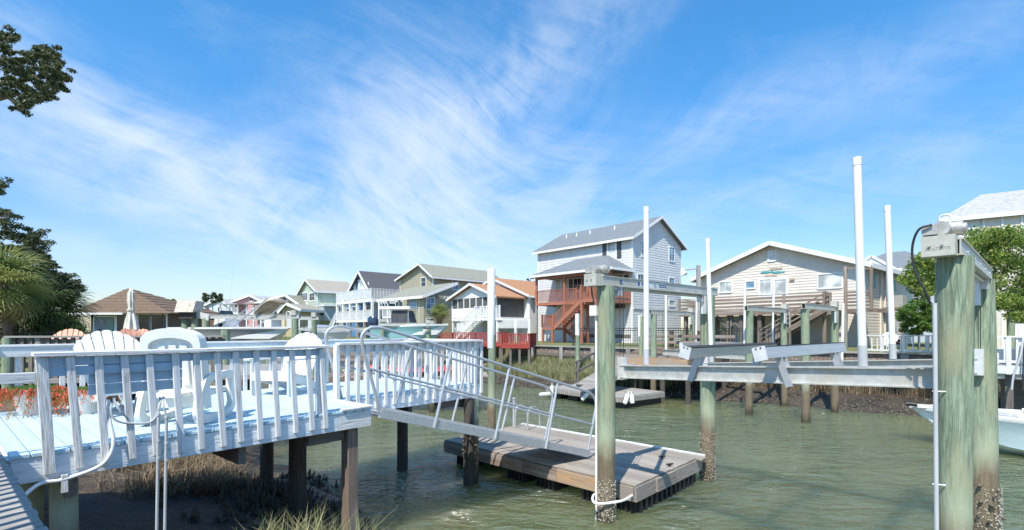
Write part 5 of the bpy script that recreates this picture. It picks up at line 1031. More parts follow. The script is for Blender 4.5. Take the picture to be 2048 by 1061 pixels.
for sg in (-1,1):
    x = sg*.40; po = [(.52,.30),(.55,.14),(.45,.03),(.2,.0),(-.2,.0),(-.42,.05),(-.50,.16),(-.46,.36),(-.47,.55),(-.40,.62),(-.1,.63),(.30,.60),(.40,.52),(.47,.42)]; pi_ = [(.43,.27),(.42,.17),(.34,.11),(.15,.09),(-.15,.09),(-.34,.12),(-.40,.20),(-.36,.36),(-.37,.50),(-.33,.53),(-.1,.54),(.22,.52),(.30,.46),(.37,.37)]
    po = arc([V(a_,b_,0) for a_, b_ in po+po[:1]],4)[:-1]; pi_ = arc([V(a_,b_,0) for a_, b_ in pi_+pi_[:1]],4)[:-1]; m = M()
    for k in range(len(po)):
        k2 = (k+1)%len(po); q = [po[k],po[k2],pi_[k2],pi_[k]]; m.mesh8([V(x-.045,p[0],p[1]) for p in q]+[V(x+.045,p[0],p[1]) for p in q])
    m.obj('side_frame', m_plas, gl, True)
# ------------------------------------------------------------------ red flower pots
lv = [leaf('coral_bloom', (.68,.085,.04)), leaf('pink_bloom', (.75,.22,.13)), leaf('pot_leaf', (.12,.22,.05))]
def flowerpot(label, x, y_, r, hh, n, sx):
    t = thing('flower_pot', label, 'flower pot', (x,y_,DZ), 0, 'red flowering pots on the deck'); m = M(); m.lathe([(r*.72,0),(r*.78,.02),(r*.95,hh*.6),(r*1.05,hh*.93),(r*1.08,hh),(r*.95,hh),(r*.9,hh*.9)], 24); m.obj('pot', m_clay, t, True)
    m = M()
    for _ in range(n//14):       # trailing strands, green at the crown, hung with small tubular blooms
        an = random.uniform(0,6.283); ln = random.uniform(.5,1.15); d_ = V(math.cos(an)*sx,math.sin(an),0)*r*(1.15+.95*random.random()); p0 = V(math.cos(an)*r*.5,math.sin(an)*r*.5,hh); prev = p0
        for q in range(1,17):
            u = q/16*ln; p = p0+d_*u+V(0,0,.16*u-hh*1.25*u*u); m.bar(prev, p, .004, .004, 2); prev = p
            for _k in range(3 if u > .3 else 2):
                c_ = p+V(jit(.022),jit(.022),jit(.022)); s_ = random.uniform(.008,.016); a, b = V(jit(.6),jit(.6),-1).normalized()*s_*1.3, V(jit(1),jit(1),jit(.4)).normalized()*s_*.5
                m.face([c_-a,c_-b,c_+a,c_+b], 2 if u < .33 or random.random() < .1 else random.choice((0,0,1)))
    m.obj('blooms', lv, t); return t
flowerpot('big white pot of red flowers at the left end of the deck', -6.75,7.05,.21,.36,2600,1.5); flowerpot('smaller white pot of red flowers behind the corner baluster', -6.05,7.15,.17,.34,1100,1.1)

# ------------------------------------------------------------------ boats
def hull(name, par, L, B, Hh, mats, n=22, flare=.12, floor=.45, bowrise=.18, fwd=.62):
    m = M(); rs = []
    for i in range(n+1):
        t_ = i/n; x = L*t_; k = max(0,(t_-.45)/.55); hb = B/2*(1-k**2.4)*(1 if t_ > .02 else .96); hb = max(hb,.02); sh = Hh*(1+bowrise*t_**2); kz = 0 if t_ < fwd else (sh-.05)*((t_-fwd)/(1-fwd))**2.2
        ch = min(kz+.26*Hh*(1+.6*k), sh-.04); cw = hb*(.86-flare*k*1.6); fz = max(kz+.08, min(Hh*floor, sh-.08)); iw = max(hb-.14, hb*.5)
        half = [(0,kz),(cw*.55,kz+(ch-kz)*.55),(cw,ch),(cw+(hb-cw)*.35,ch+(sh-ch)*.42),(hb*.985,sh-.10*Hh),(hb,sh-.08*Hh),(hb,sh),(iw,sh+.015),(iw*.96,fz),(0,fz)]
        rs.append([V(x,-a,b) for a, b in half]+[V(x,a,b) for a, b in half[-2:0:-1]])
    N_ = len(rs[0]); i0 = len(m.v)
    for r in rs: m.v += [tuple(p) for p in r]
    cols = [0,0,1,1,2,2,2,3,3]; cols = cols+cols[::-1]
    for a in range(n):
        for k in range(N_): m.f.append((i0+a*N_+k,i0+a*N_+(k+1)%N_,i0+(a+1)*N_+(k+1)%N_,i0+(a+1)*N_+k)); m.m.append(cols[k])
    m.f.append(tuple(i0+k for k in range(N_-1,-1,-1))); m.m.append(1)
    return m.obj(name, mats, par, True)
def outboard(par, x, z, mt, s=1):
    m = M(); m.rings([[(x-.05*s-r*math.cos(a)*s, r*.75*math.sin(a)*s, z+hz*s) for a in [2*math.pi*j/14 for j in range(14)]] for r, hz in ((.16,.15),(.27,.22),(.31,.42),(.29,.62),(.2,.74),(.05,.78))]); o = m.obj('outboard', mt, par, True)
    m = M(); m.bar((x-.08*s,0,z+.2*s),(x-.12*s,0,z-.75*s),.12*s,.2*s,up=(1,0,0)); m.box(x-.34*s,-.05,z-.5*s,x+.12*s,.05,z-.44*s); m.tube([(x-.38*s,0,z-.72*s),(x+.1*s,0,z-.72*s)],.06*s,8); m.obj('leg', mt, o)
# ice blue bay boat moored at the right
b1 = thing('bay_boat', 'white and ice blue bay boat moored behind the right hand lift piles', 'boat', (16.98,10.77,-.12), R(139)); 
hull('hull', b1, 6.6, 2.3, 1.12, [m_iceb,m_iceb,m_gelc,m_gelc], floor=.55, bowrise=.1)
m = M(); m.prism([(4.3,-.78,1.10),(6.3,-.2,1.18),(6.3,.2,1.18),(4.3,.78,1.10)], (0,0,.04)); m.obj('casting_deck', m_gelc, b1); m = M(); m.box(5.0,-.35,1.12,5.5,.35,1.26); m.obj('hatch', m_gelc, b1)
m = M(); m.tube([(6.1,.3,1.27),(4.2,.55,1.34)], .022, 8); m.tube([(4.25,.55,1.34),(3.85,.6,1.36)], [.07,.05], 10); m.obj('trolling_motor', m_gelc, b1, True); m = M(); m.box(6.05,.12,1.18,6.4,.3,1.27); m.obj('motor_mount', m_gelc, b1); m = M(); m.tube([(6.4,.2,1.25),(6.66,.2,1.26)], [.05,.07], 10); m.obj('motor_head', m_black, b1, True)
m = M(); m.box(2.2,-.4,.55,3.0,.4,1.75); m.obj('console', m_gelc, b1); outboard(b1, -.05, .75, m_gelc, 1.1)
# gray hulled centre console on the left lift
b2 = thing('center_console_boat', 'gray hulled center console boat raised on the left hand lift', 'boat', at(372,696,25.6), R(-14)); b2.location.z = 2.48
hull('hull', b2, 6.2, 2.3, .98, [m_gelc,m_grayh,m_gelc,m_gelc], bowrise=.02, flare=.16)
m = M(); m.prism([(2.0,-.4,.5),(3.0,-.4,.5),(2.75,-.4,1.55),(2.2,-.4,1.6)], (0,.8,0)); m.obj('console', m_gelc, b2); m = M(); m.prism([(2.22,-.36,1.6),(2.6,-.36,1.6),(2.5,-.36,1.82)], (0,.72,0)); m.obj('windshield', g_dark, b2)
m = M(); m.lathe([(.14,0),(.1,.03),(.02,.03)], 14); m.obj('port_light', m_black, b2, True, loc=(2.55,-.41,1.05), rot=(R(90),0,0)); m = M(); m.box(1.5,-.4,.5,1.9,.4,1.35); m.obj('leaning_seat', m_fluo, b2)
for y_ in (-.8,.8): tube('bimini_frame', [(3.6,y_,1.0),(5.5,y_*.9,2.35)], .035, m_alu, b2); tube('bimini_frame', [(3.0,y_,1.0),(4.4,y_*.9,1.9)], .03, m_alu, b2)
m = M(); rs = []
for f in range(9):
    u = f/8; c = V(4.55+1.1*u,0,1.65+.62*math.sin(u*1.7)); r = .07+.13*math.sin(math.pi*u)**.7; rs.append([c+V(-math.sin(.5)*r*math.sin(a), .55*math.cos(a), r*math.sin(a)) for a in [2*math.pi*j/12 for j in range(12)]])
m.rings(rs); m.obj('folded_bimini', m_tan, b2, True)
tube('antenna', [(2.3,.3,1.5),(2.75,.3,5.2)], [.016,.006], m_gelc, b2, 6); m = M(); m.box(5.0,-.35,.95,5.4,.35,1.35); m.obj('cooler', m_gelc, b2)
small_lift('boat_lift', 'long low lift beam carrying the gray hulled boat at left', (at(412,660,24.3).x,24.3), (4.5,-.2), (-.3,3.2), 4.4, 3.2, 3.92, .15, 2.25)
# aqua boat with gray canvas
b3 = thing('aqua_boat', 'aqua hulled boat with charcoal canvas top raised on a far lift', 'boat', at(752,690,33), R(-8)); b3.location.z = 2.55
hull('hull', b3, 4.9, 2.2, 1.05, [m_aquah,m_aquah,m_gelc,m_gelc], bowrise=.12, flare=.2)
m = M(); m.prism([(1.2,-.62,.9),(2.7,-.62,.9),(2.35,-.62,2.05),(1.35,-.62,2.05)], (0,1.24,0)); m.obj('canvas_enclosure', m_canv, b3); m = M(); m.box(.5,-.8,2.12,2.6,.8,2.3); m.obj('hard_top', m_gelc, b3)
for x in (1.3,2.45): 
    for y_ in (-.66,.66): tube('top_leg', [(x,y_,.9),(x,y_,2.12)], .03, m_alu, b3)
for k in range(4): tube('rod', [(.6+.06*k,-.7+.35*k,2.2),(.35+.05*k,-.7+.35*k,2.75)], .02, m_gelc, b3, 5)
outboard(b3, -.15, .75, m_navy, 1.25); m = M(); m.box(3.55,-.995,.84,4.05,-.95,.94); m.obj('registration_marks', m_dshut, b3)
small_lift('boat_lift', 'lift with gray beam in front of the aqua hulled boat', (at(765,660,31.6).x,31.6), (2.9,.25), (-.3,3.4), 2.85, 3.4, 3.62, .14, 2.3, ((.5,.05,3.6),))
# covered boat and kayak
b4 = thing('covered_boat', 'small boat under a gray blue cover behind the white Adirondack chair', 'boat', at(596,690,34), R(10)); b4.location.z = 2.35; hull('hull', b4, 3.4, 1.9, .8, [m_gelc,m_gelc,m_gelc,m_gelc]); m = M(); rs = []
for f in range(9): u = f/8; rs.append([V(.05+3.3*u, .93*math.cos(a)*(1-u**3*.8), .8+.55*math.sin(a)*math.sin(math.pi*(u*.8+.15))) for a in [math.pi*j/8 for j in range(9)]])
m.rings(rs, closed=False, caps=False); m.obj('cover', mat('blue_gray_tarp',(.24,.28,.34),(.2,.23,.28),.8,sc_=(3,3,3),bump=.4,bdist=.05), b4, True); small_lift('boat_lift', 'low lift with dark beams holding the covered boat', (at(600,660,33).x,33), (5.0,.3), (-.3,3), 5.0, 3.0, 3.35, .14, 2.15)
kd = thing('kayak_dock', 'low wooden dock with posts behind the white walkway rail', 'dock', (-6.5,21,0), R(4)); 
for k in range(40): bar('deck_board', (.5+.24*k-4.5,-1.1,1.45), (.5+.24*k-4.5,1.1,1.45), .2, .05, m_brown, kd)
for y_ in (-1.1,1.1): bar('rim_board', (-4.2,y_,1.32), (5.2,y_,1.32), .05, .24, m_brown, kd)
for x in (-4,-1.5,1,3.2,5): 
    for y_ in (-1.0,1.0): pile('post', kd, (x,y_,-.6), (x,y_,2.3 if y_ > 0 else 2.0), .11, .11, None, 10)
for z in (1.75,2.05): bar('rail', (-4,1.0,z), (5,1.0,z), .05, .12, m_brown, kd)
ky = thing('red_kayak', 'long red kayak lying on the low dock behind the white rail', 'kayak', (-5.6,20.3,1.49), R(4)); m = M(); rs = []
for f in range(13): u = f/12; w_ = .36*math.sin(math.pi*min(.97,max(.03,u)))**.6; rs.append([V(-.2+4.1*u, w_*math.cos(a), .18+.17*math.sin(a)*(1 if math.sin(a) < 0 else .8)+.12*abs(u-.5)**2*4) for a in [2*math.pi*j/12 for j in range(12)]])
m.rings(rs); m.obj('hull', m_redk, ky, True); m = M(); m.tube([V(2.0+.42*math.cos(a),.2*math.sin(a),.37) for a in [2*math.pi*j/16 for j in range(17)]], .025, 6); m.obj('cockpit_rim', m_black, ky, True)
# ------------------------------------------------------------------ far bank docks
FFA = math.atan2(-3.7,2.86); ffd = thing('floating_dock', 'gray floating dock with white fenders across the canal', 'floating dock', (4.66,21.1,0), FFA)
for k in range(20): bar('deck_board', (-4.7,.07+.145*k,.50), (0,.07+.145*k,.50), .138, .05, m_gray, ffd)
for y_ in (-.03,2.9): bar('side_board', (-4.7,y_,.38), (0,y_,.38), .05, .2, m_gray, ffd)
for x in (-4.72,.02): bar('end_board', (x,0,.38), (x,2.9,.38), .05, .2, m_gray, ffd)
for x in (-4.2,-3.1,-2.0,-.9,-.35): m = M(); m.box(x-.3,.12,-.1,x+.3,2.75,.29); m.obj('float', m_black, ffd)
m = M()
for k in range(33): m.box(-4.7+.14*k,-.12,.28,-4.62+.14*k,-.06,.46)
m.obj('ribbed_bumper', m_gray, ffd)
def fender(lb, p, q):
    p, q = Vector(p), Vector(q); t = thing('boat_fender', lb, 'fender', (p.x,p.y,min(p.z,q.z)), 0, 'white fenders on the far dock'); l = lp(t); d = (q-p)
    m = M(); m.tube([l(p),l(p+d*.08),l(p+d*.9),l(q)], [.03,.09,.09,.03], 10); m.obj('body', m_pvc, t, True); m = M(); m.tube([l(q),l(q+d.normalized()*.12)], .02, 6); m.obj('eyelet', m_pvc, t)
fender('white fender floating flat at the left corner of the far dock', at(1078,790,24.5), at(1106,787,24.3)); fender('white fender hanging upright at the left corner of the far dock', at(1104,790,24.2), at(1104,771,24.2))
fender('white fender leaning at the middle of the far dock edge', at(1163,801,22.3), at(1180,783,22.3)); fender('left one of the crossed white fenders on the far dock', at(1249,809,20.8), at(1256,788,20.9)); fender('right one of the crossed white fenders on the far dock', at(1265,808,20.9), at(1263,789,21.0))
rm = thing('wooden_ramp', 'weathered wooden ramp with handrail leading to the far floating dock', 'ramp', at(1140,772,22.2)); l = lp(rm); a, b = at(1150,769,22.0), at(1232,722,25.5); wv_ = V(1.1,-.45,0)*1.0; wv_ = V(.85,.55,0)*-1.1
for k in range(22): p = a.lerp(b,(k+.5)/22); bar('tread', l(p), l(p+V(.9,-.8,0)*1.0), .19, .04, m_gray, rm)
for o in (V(0,0,0),V(.9,-.8,0)): bar('stringer', l(a+o-V(0,0,.12)), l(b+o-V(0,0,.12)), .06, .22, m_worn if o.x == 0 else m_gray, rm)
for hz in (.5,.95): bar('hand_rail', l(a+V(0,0,hz)), l(b+V(0,0,hz)), .05, .09, m_grayd, rm)
for f in (.05,.45,.85): p = a.lerp(b,f); bar('rail_post', l(p-V(0,0,.1)), l(p+V(0,0,1.0)), .1, .1, m_grayd, rm)
fx_ = thing('fixed_pier', 'brown timber pier with stacked rails in front of the gray house', 'pier', at(1240,728,26), CANAL); fx_.location.z = 0
l = lp(fx_); x0_ = l(at(1236,720,26.5)).x; z_ = 2.0
for k in range(26): bar('deck_board', (x0_,-.6+.15*k,z_), (x0_+4.6,-.6+.15*k,z_), .142, .05, m_brown, fx_)
bar('rim_board', (x0_,-.7,z_-.18), (x0_+4.6,-.7,z_-.18), .06, .36, m_orang, fx_); bar('rim_board', (x0_+4.62,-.7,z_-.18), (x0_+4.62,3.2,z_-.18), .06, .36, m_brown, fx_)
for k in range(3): bar('rail_board', (x0_-.2,2.6,z_+.35+.33*k), (x0_+5.2,2.6,z_+.35+.33*k), .06, .16, m_brown, fx_); bar('step', (x0_,1.7+.28*k,z_+.15+.1*k), (x0_+4.6,1.7+.28*k,z_+.15+.1*k), .26, .05, m_brown, fx_)
for x in (0,1.6,3.2,4.5): 
    for y_ in (-.5,2.9): pile('pile', fx_, (x0_+x,y_,-.6), (x0_+x,y_,z_-.05 if y_ < 0 else z_+1.3), .12, .12, m_piled, 10)
wp = thing('dock_post', 'tall gray timber post with a bracket light arm behind the boat lift', 'post', at(1397,690,27)); l = lp(wp); bar('post', l(at(1397,700,27)), l(at(1397,531,27)), .18, .18, m_gray, wp); p = l(at(1397,538,27)); bar('arm', p, p+V(-.75,0,-.08), .05, .06, m_gray, wp); m = M(); m.tube([p+V(-.72,0,-.2),p+V(-.85,0,-.3),p+V(-.9,0,.05)], [.16,.2,.06], 10); m.obj('lamp_head', m_galw, wp, True)
# red railed decks of the cottage
def red_deck(label, x0p, x1p, Y, yt, yb):
    t = thing('red_deck', label, 'deck', at(x0p,yb,Y), 0, 'red railed decks'); t.location.z = 0; l = lp(t); a, b = l(at(x0p,yt,Y)), l(at(x1p,yt,Y*.985)); zt = a.z; zb_ = at(x0p,yb,Y).z; dd = (b-a)
    bar('rail_cap', V(a.x,a.y,zt), V(b.x,b.y,zt), .14, .05, m_bred, t); bar('rim_board', V(a.x,a.y,zb_), V(b.x,b.y,zb_), .05, .26, m_bred, t); bar('rail_cap', V(b.x,b.y,zt), V(b.x+.6,b.y+3,zt), .14, .05, m_bred, t)
    bar('deck_floor', V(a.x,a.y+1.5,zb_+.1), V(b.x,b.y+1.5,zb_+.1), 3, .06, m_bred, t); m = M(); n_ = int(dd.length/.15)
    for k in range(n_): c = V(a.x,a.y,0)+V(dd.x,dd.y,0)*k/n_; m.box(c.x-.04,c.y-.06,zb_-.1,c.x+.04,c.y-.03,zt)
    for k in range(18): m.box(b.x+.6*k/18-.04,b.y+3*k/18-.03,zb_-.1,b.x+.6*k/18+.04,b.y+3*k/18+.03,zt)
    m.obj('balusters', m_bred, t)
    for f in (0,.33,.66,1): bar('post', V(a.x+dd.x*f,a.y+dd.y*f+.1,-.3), V(a.x+dd.x*f,a.y+dd.y*f+.1,zt), .14, .14, m_grayd, t)
red_deck('long bright red railed deck below the white cottage', 858, 1000, 36, 666, 690); red_deck('shorter bright red deck right of the white sleeved piling', 1003, 1058, 32.5, 668, 693)
# white railed decks at right
def white_deck(label, a, b, zf, zt, depth, under, sp, post):
    a, b = Vector(a), Vector(b); t = thing('white_deck', label, 'deck', (a.x,a.y,0), math.atan2(b.y-a.y,b.x-a.x), 'white railed decks on the right'); L_ = (b-a).length
    for k in range(int(depth/.145)): bar('deck_board', (0,.07+.145*k,zf), (L_,.07+.145*k,zf), .138, .04, m_gray, t)
    bar('rim_board', (0,-.03,zf-.15), (L_,-.03,zf-.15), .05, .26, under, t); bar('end_board', (-.03,0,zf-.15), (-.03,depth,zf-.15), .05, .26, under, t); bar('rail_cap', (0,0,zt), (L_,0,zt), .13, .05, m_white, t); bar('bottom_rail', (0,0,zf+.12), (L_,0,zf+.12), .06, .09, m_white, t)
    k = int(L_/sp)
    for i in range(k+1): bar('baluster', (L_*i/k,0,zf+.1), (L_*i/k,0,zt-.02), .05, .05, m_white, t)
    for i in range(post+1): bar('rail_post', (L_*i/post,.0,zf-.3), (L_*i/post,.0,zt+.03), .12, .12, m_white, t); bar('pile', (L_*i/post,.3,-.4), (L_*i/post,.3,zf-.04), .2, .2, m_grayd, t)
    return t
wd = white_deck('white railed deck on green timbers between guide post and right piles', at(1722,705,25.5)-V(0,0,0), at(1905,705,22.5), 2.22, 3.07, 4, m_pile, .24, 4); l = lp(wd); L_ = 5.5
m = M()
for k in range(22): m.box(.2+.24*k,-.06,1.75,.34+.24*k,.0,1.93)
m.obj('scalloped_trim', m_pile, wd); bar('wale', (0,-.02,1.6), (5.4,-.02,1.6), .1, .22, m_pile, wd)
wd2 = white_deck('blue edged white railed dock behind the moored bay boat', at(1962,720,17.0), at(2140,720,15.5), 2.18, 3.12, 3, m_deckf, .28, 3); bar('cabinet', (.05,.5,2.2), (1.0,.5,2.2), .5, .0+1.0, m_white, wd2); bar('end_post', (.9,.1,2.2), (.9,.1,3.55), .16, .16, m_white, wd2)
for z in (3.3,3.5): bar('gate_rail', (.9,.1,z), (1.6,.1,z), .05, .09, m_white, wd2)
m = M(); m.box(.4,1.2,.0,6,3,2.0); m.obj('underside_shade_box', m_grayd, wd2); tube('hose', arc([(1.0,-.1,3.0),(.95,-.18,2.5),(.8,-.2,1.9),(.75,-.2,1.4)]), .03, m_pvcg, wd2); tube('hose', arc([(1.05,-.1,3.0),(1.02,-.2,2.4),(1.0,-.2,1.4)]), .025, m_rub, wd2)  # dark box placed as painted shade underneath this dock
ad_ = adirondack('white Adirondack chair on the right hand white deck', (at(1785,690,26).x,26,2.24), R(-25), m_adir, None, 1.0, 5)

# ------------------------------------------------------------------ trees
ce = [leaf('cedar_dark', (.035,.050,.026),.15), leaf('cedar_mid', (.075,.098,.038),.2), leaf('cedar_olive', (.14,.145,.055),.2)]
br_ = [leaf('broadleaf_mid', (.15,.24,.05),.4), leaf('broadleaf_bright', (.28,.36,.07),.4), leaf('broadleaf_dark', (.05,.09,.024),.25), leaf('broadleaf_gold', (.38,.34,.10),.35)]
sh_ = [leaf('shrub_bright', (.15,.26,.05),.3), leaf('shrub_mid', (.09,.18,.03),.3), leaf('shrub_dark', (.04,.085,.02),.2)]
def leaves(m, p, n, rx, ls, w, elong=1.0, dirv=None, hollow=.0):
    for _ in range(n):
        d = V(random.gauss(0,1),random.gauss(0,1),random.gauss(0,1)).normalized()*(hollow+(1-hollow)*random.random()**.5); q = p+V(d.x*rx[0],d.y*rx[1],d.z*rx[2]); s_ = ls*random.uniform(.6,1.35)
        u = (V(jit(1),jit(1),jit(1))+(dirv or V(0,0,0))).normalized()*s_*elong; v_ = u.cross(V(jit(1),jit(1),jit(1))).normalized()*s_*.5; k = random.choices(range(len(w)),w)[0]; m.face([q-u,q+v_*.9-u*.1,q+u,q-v_*.9-u*.1],k)
def tree(name, label, base, trunk, limbs, clumps, mats, w, ls, n, elong=1.0, dirv=None, cat='tree', rad=.2, hollow=.0, group=None):
    t = thing(name, label, cat, base, 0, group); l = lp(t); m = M(); P_ = [l(p) for p in trunk]; m.tube(arc(P_,4), [rad*(1-.75*i/(4*(len(P_)-1))) for i in range(4*(len(P_)-1)+1)], 8)
    for lb in limbs: Q_ = [l(p) for p in lb]; m.tube(arc(Q_,3), [rad*.35*(1-.85*i/(3*(len(Q_)-1))) for i in range(3*(len(Q_)-1)+1)], 6)
    m.obj('trunk', m_bark, t, True); m = M()
    for c, rx, f in clumps:
        c = l(c); leaves(m, c, int(n*f), rx, ls, w, elong, dirv, hollow)
    m.obj('crown', mats, t); return t
def sprays(path_px, Y, spread, k, rx, f=1.0):      # clumps of foliage strung along branches given in pixels
    out = []
    for (x,y_) in path_px:
        for _ in range(k): out.append((at(x+random.gauss(0,spread),y_+random.gauss(0,spread*.7),Y+jit(.9)), (rx*random.uniform(.6,1.3),rx*random.uniform(.6,1.3),rx*random.uniform(.35,.7)), f))
    return out
# overhanging cedar branch at the top left: the trunk stands left of the frame
Y = 8.0; T0 = at(-300,760,Y)
pts = [(0,90),(15,105),(8,130),(30,125),(45,120),(60,110),(75,108),(95,105),(25,150),(50,145),(75,135),(95,130),(110,140),(120,130),(10,165),(35,165),(60,160),(85,158),(105,165),(122,160),(15,185),(45,180),(70,178),(95,180),(120,182),(60,195),(85,196),(30,70),(5,70),(52,205),(45,218),(128,152),(105,110),(60,200),(100,190)]
tree('cedar_tree', 'dark cedar whose bough overhangs the top left corner', (T0.x,T0.y,2.0), [V(T0.x,T0.y,2.0), at(-250,400,Y), at(-240,100,Y), at(-230,-80,Y)],
     [[at(-245,250,Y),at(-100,190,Y),at(20,165,Y),at(100,150,Y)],[at(-245,200,Y),at(-60,130,Y),at(60,115,Y)],[at(-240,260,Y),at(0,195,Y),at(40,190,Y),at(60,215,Y)],[at(-10,190,Y),at(10,190,Y),at(30,205,Y),at(42,222,Y)],[at(-240,120,Y),at(-50,80,Y),at(25,72,Y)]],
     sprays(pts,Y,9,7,.062)+sprays([(-40,80),(-50,120),(-70,160),(-100,100)],Y,30,10,.12), ce, (4,5,3), .021, 60, 1.7, V(.5,0,.4))
Y = 19.0; T0 = at(-90,700,Y)
pts = [(2,365),(0,380),(0,430),(15,440),(20,455),(35,470),(10,470),(20,500),(40,500),(50,520),(70,520),(60,480),(75,470),(85,485),(65,500),(85,515),(95,530),(80,540),(60,545),(40,535),(95,550),(110,550),(120,560),(105,570),(130,565),(140,575),(150,577),(155,582),(125,580),(90,570),(60,570),(30,560),(10,540),(100,590),(70,595),(120,592),(5,500),(20,540),(45,560),(75,575),(100,605),(125,610),(138,600),(60,610),(90,620)]
tree('cedar_tree', 'dark spreading cedar behind the palms at the left edge', (T0.x,T0.y,2.0), [V(T0.x,T0.y,2.0), at(-80,600,Y), at(-50,480,Y), at(-20,380,Y)],
     [[at(-70,600,Y),at(0,560,Y),at(70,545,Y),at(150,578,Y)],[at(-60,520,Y),at(10,500,Y),at(60,490,Y),at(80,475,Y)],[at(-40,450,Y),at(0,440,Y),at(20,435,Y)],[at(-60,600,Y),at(20,590,Y),at(100,590,Y)]],
     sprays(pts,Y,10,7,.2), ce, (5,4,2), .045, 60, 1.7, V(.7,0,.1), rad=.3)
# palms
pf = [leaf('palm_green', (.085,.135,.035),.3), leaf('palm_yellow', (.26,.28,.09),.35), leaf('palm_dark', (.03,.05,.018),.2), leaf('palm_dry', (.30,.22,.12),.3)]
def frondmesh(L_, blades_, droop, k, seed):
    rnd = random.Random(seed); m = M(); m.tube([(0,0,0),(L_*.30,0,.04),(L_*.5,0,.02)], [.02,.013,.008], 5, k)
    for i in range(blades_):
        an = (i/(blades_-1)-.5)*2*R(118); o = V(L_*.48,0,.02); bl = L_*(.62+.1*math.cos(an))*rnd.uniform(.85,1.08); d = V(math.cos(an),math.sin(an),.10+.12*abs(math.sin(an)))
        s_ = V(-math.sin(an),math.cos(an),0)*.017; p1 = o+d*bl*.5; p2 = o+d*bl*.8+V(0,0,-droop*bl*.25); p3 = o+d*bl*.95+V(0,0,-droop*bl*.75); fo = V(0,0,.01)
        i0 = len(m.v); m.v += [tuple(o),tuple(p1-s_),tuple(p1+s_),tuple(p2-s_*.7),tuple(p2+s_*.7),tuple(p3)]; m.f += [(i0,i0+1,i0+2),(i0+1,i0+3,i0+4,i0+2),(i0+3,i0+5,i0+4)]; m.m += [k,k,k]
    return m.data('frond', pf)
def palm(label, base, hh, L_, n, seed, cols, rad=.16, droop=.7, tl=(0,0), group='palms at the left edge', el0=78, el1=-35):
    rnd = random.Random(seed); t = thing('palm_tree', label, 'palm tree', base, 0, group); m = M(); rs = [(rad*1.2,0),(rad,.2)]+[(rad*(1+.08*(k%2)),.2+(hh-.2)*k/14) for k in range(1,15)]; m.rings([[(r*math.cos(2*math.pi*j/12)+tl[0]*z/hh, r*math.sin(2*math.pi*j/12)+tl[1]*z/hh, z) for j in range(12)] for r, z in rs]); m.obj('trunk', m_bark, t, True)
    ms = [frondmesh(L_*s_, 26, droop*q, c, seed+i) for i, (s_,q,c) in enumerate([(1,.8,cols[0]),(.9,1.1,cols[1]),(1.05,.6,cols[0]),(.85,1.5,cols[2])])]
    for k in range(n):
        f = k/n; el = el0+(el1-el0)*f+rnd.uniform(-9,9); az = k*137.5+rnd.uniform(-15,15); o = bpy.data.objects.new('frond', ms[3] if f > .85 else ms[k%3]); C.objects.link(o); o.parent = t; o.location = (tl[0],tl[1],hh-.1+.1*rnd.random()); o.rotation_euler = (R(rnd.uniform(-25,25)),-R(el),R(az))
    return t
palm('tall fan palm with yellow green fronds at the left edge', at(20,690,15.5)*1+V(0,0,-.6), 2.45, 1.25, 52, 3, (1,0,3), tl=(-.2,0), rad=.1, el1=-75); palm('dark fan palm beneath the cedar near the pavilion', at(100,680,18)+V(0,0,-.6), 1.5, 1.45, 40, 5, (2,0,2)); palm('dark low fan palm at the left end of the iron fence', at(25,690,17)+V(0,0,-.6), 1.3, 1.5, 36, 8, (0,2,2))
palm('small shaggy palm in front of the olive house', V(at(879,668,48).x,48,LAWN), 2.7, .95, 34, 11, (1,0,3), rad=.26, droop=1.4, group=None)
# leafy tree and shrub on the right
Y = 20.5; T0 = at(1975,690,Y); cl_ = []
for _ in range(150):
    x, y_ = random.uniform(1815,2150), random.uniform(462,640); dx = (x-1985)/175; dy = (y_-560)/105
    if dx*dx+dy*dy > 1 or (y_ > 590 and x < 1900): continue
    cl_.append((at(x,y_,Y+random.uniform(-2.2,1.6)), (.42,.42,.30), 1))
for (x,y_) in ((1830,540),(1822,560),(1850,520),(1835,575),(1870,500),(1868,560),(1850,585),(1985,470),(1960,480),(2010,466),(2040,475),(1940,490),(1925,560),(1990,520),(2030,540),(1960,600),(2020,600)): cl_.append((at(x,y_,Y-1.5), (.38,.38,.3), 1.3))
tree('shade_tree', 'large leafy green tree behind the right lift piles', (T0.x,T0.y,LAWN), [V(T0.x,T0.y,LAWN),at(1978,640,Y),at(1985,580,Y),at(1990,520,Y)], [[at(1980,640,Y),at(1930,590,Y),at(1860,540,Y)],[at(1978,630,Y),at(2020,590,Y),at(2060,540,Y)],[at(1980,600,Y),at(1950,550,Y),at(1940,500,Y)],[at(1984,590,Y),at(2010,540,Y),at(2020,480,Y)]], cl_, br_, (5,5,3,1), .058, 330, 1.0, hollow=.2)
Y = 24.5; T0 = at(1838,690,Y); cl_ = []
for _ in range(60):
    x, y_ = random.uniform(1795,1875), random.uniform(603,668); dx = (x-1836)/40; dy = (y_-640)/38
    if dx*dx+dy*dy < 1: cl_.append((at(x,y_,Y+jit(.8)), (.22,.22,.18), 1))
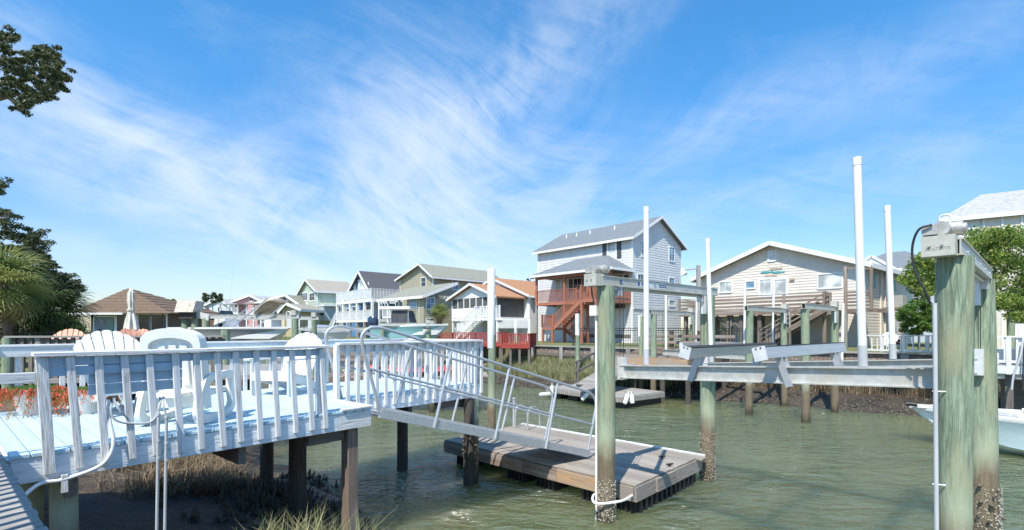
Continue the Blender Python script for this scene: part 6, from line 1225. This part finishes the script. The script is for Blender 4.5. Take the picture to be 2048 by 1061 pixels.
tree('round_shrub', 'bright green rounded shrub behind the white railing', (T0.x,T0.y,LAWN), [V(T0.x,T0.y,LAWN),at(1838,660,Y),at(1838,630,Y)], [], cl_, sh_, (5,5,2.5), .05, 240, cat='shrub', rad=.06, hollow=.3)
def bush(name, label, x0_, x1_, y0_, y1_, Y, n, mats, w, ls, per=110, cat='tree', group=None):
    cl_ = []; mx_, my_ = (x0_+x1_)/2, (y0_+y1_)/2; rr = (x1_-x0_)/2/FOC*Y
    while len(cl_) < n:
        x, y_ = random.uniform(x0_,x1_), random.uniform(y0_,y1_)
        if ((x-mx_)/((x1_-x0_)/2))**2+((y_-my_)/((y1_-y0_)/2))**2 < 1: cl_.append((at(x,y_,Y+jit(rr*.6)), (rr*.22,rr*.22,rr*.16), 1))
    b_ = at(mx_,y1_,Y); tree(name, label, (b_.x,Y,LAWN-.1), [V(b_.x,Y,LAWN-.1),at(mx_,my_+ (y1_-my_)*.5,Y),at(mx_,my_,Y)], [], cl_, mats, w, ls, per, cat=cat, rad=.03*rr+.06, hollow=.2, group=group)
bush('pine_tree', 'round dark tree crown rising above the distant pale blue house', 405, 446, 585, 606, 118, 26, ce, (5,4,1), .20, 90); bush('broadleaf_tree', 'dark green tree behind the right slope of the pavilion', 334, 366, 599, 640, 46, 34, br_, (4,1,5,.3), .10)
bush('broadleaf_tree', 'low tree mass right of the pavilion behind the box on posts', 340, 400, 625, 668, 40, 40, br_, (4,1,5,.3), .10); bush('broadleaf_tree', 'dark hedge tree between palms and pavilion', 60, 160, 628, 690, 36, 50, br_, (4,1,6,.2), .12, 120)
bush('shrub', 'small shrub under the beige house deck near its stairs', 1440, 1458, 655, 672, 33, 14, sh_, (5,5,2), .05, 60, 'shrub'); bush('flower_bush', 'low red flowering bush behind the white railing', 1775, 1800, 676, 692, 24.8, 14, [lv[0],sh_[1],sh_[2]], (3,3,2), .035, 70, 'shrub')
bush('broadleaf_tree', 'tree top behind the white cottage roof at right', 1052, 1070, 554, 570, 75, 10, br_, (4,1,5,.3), .16, 60)
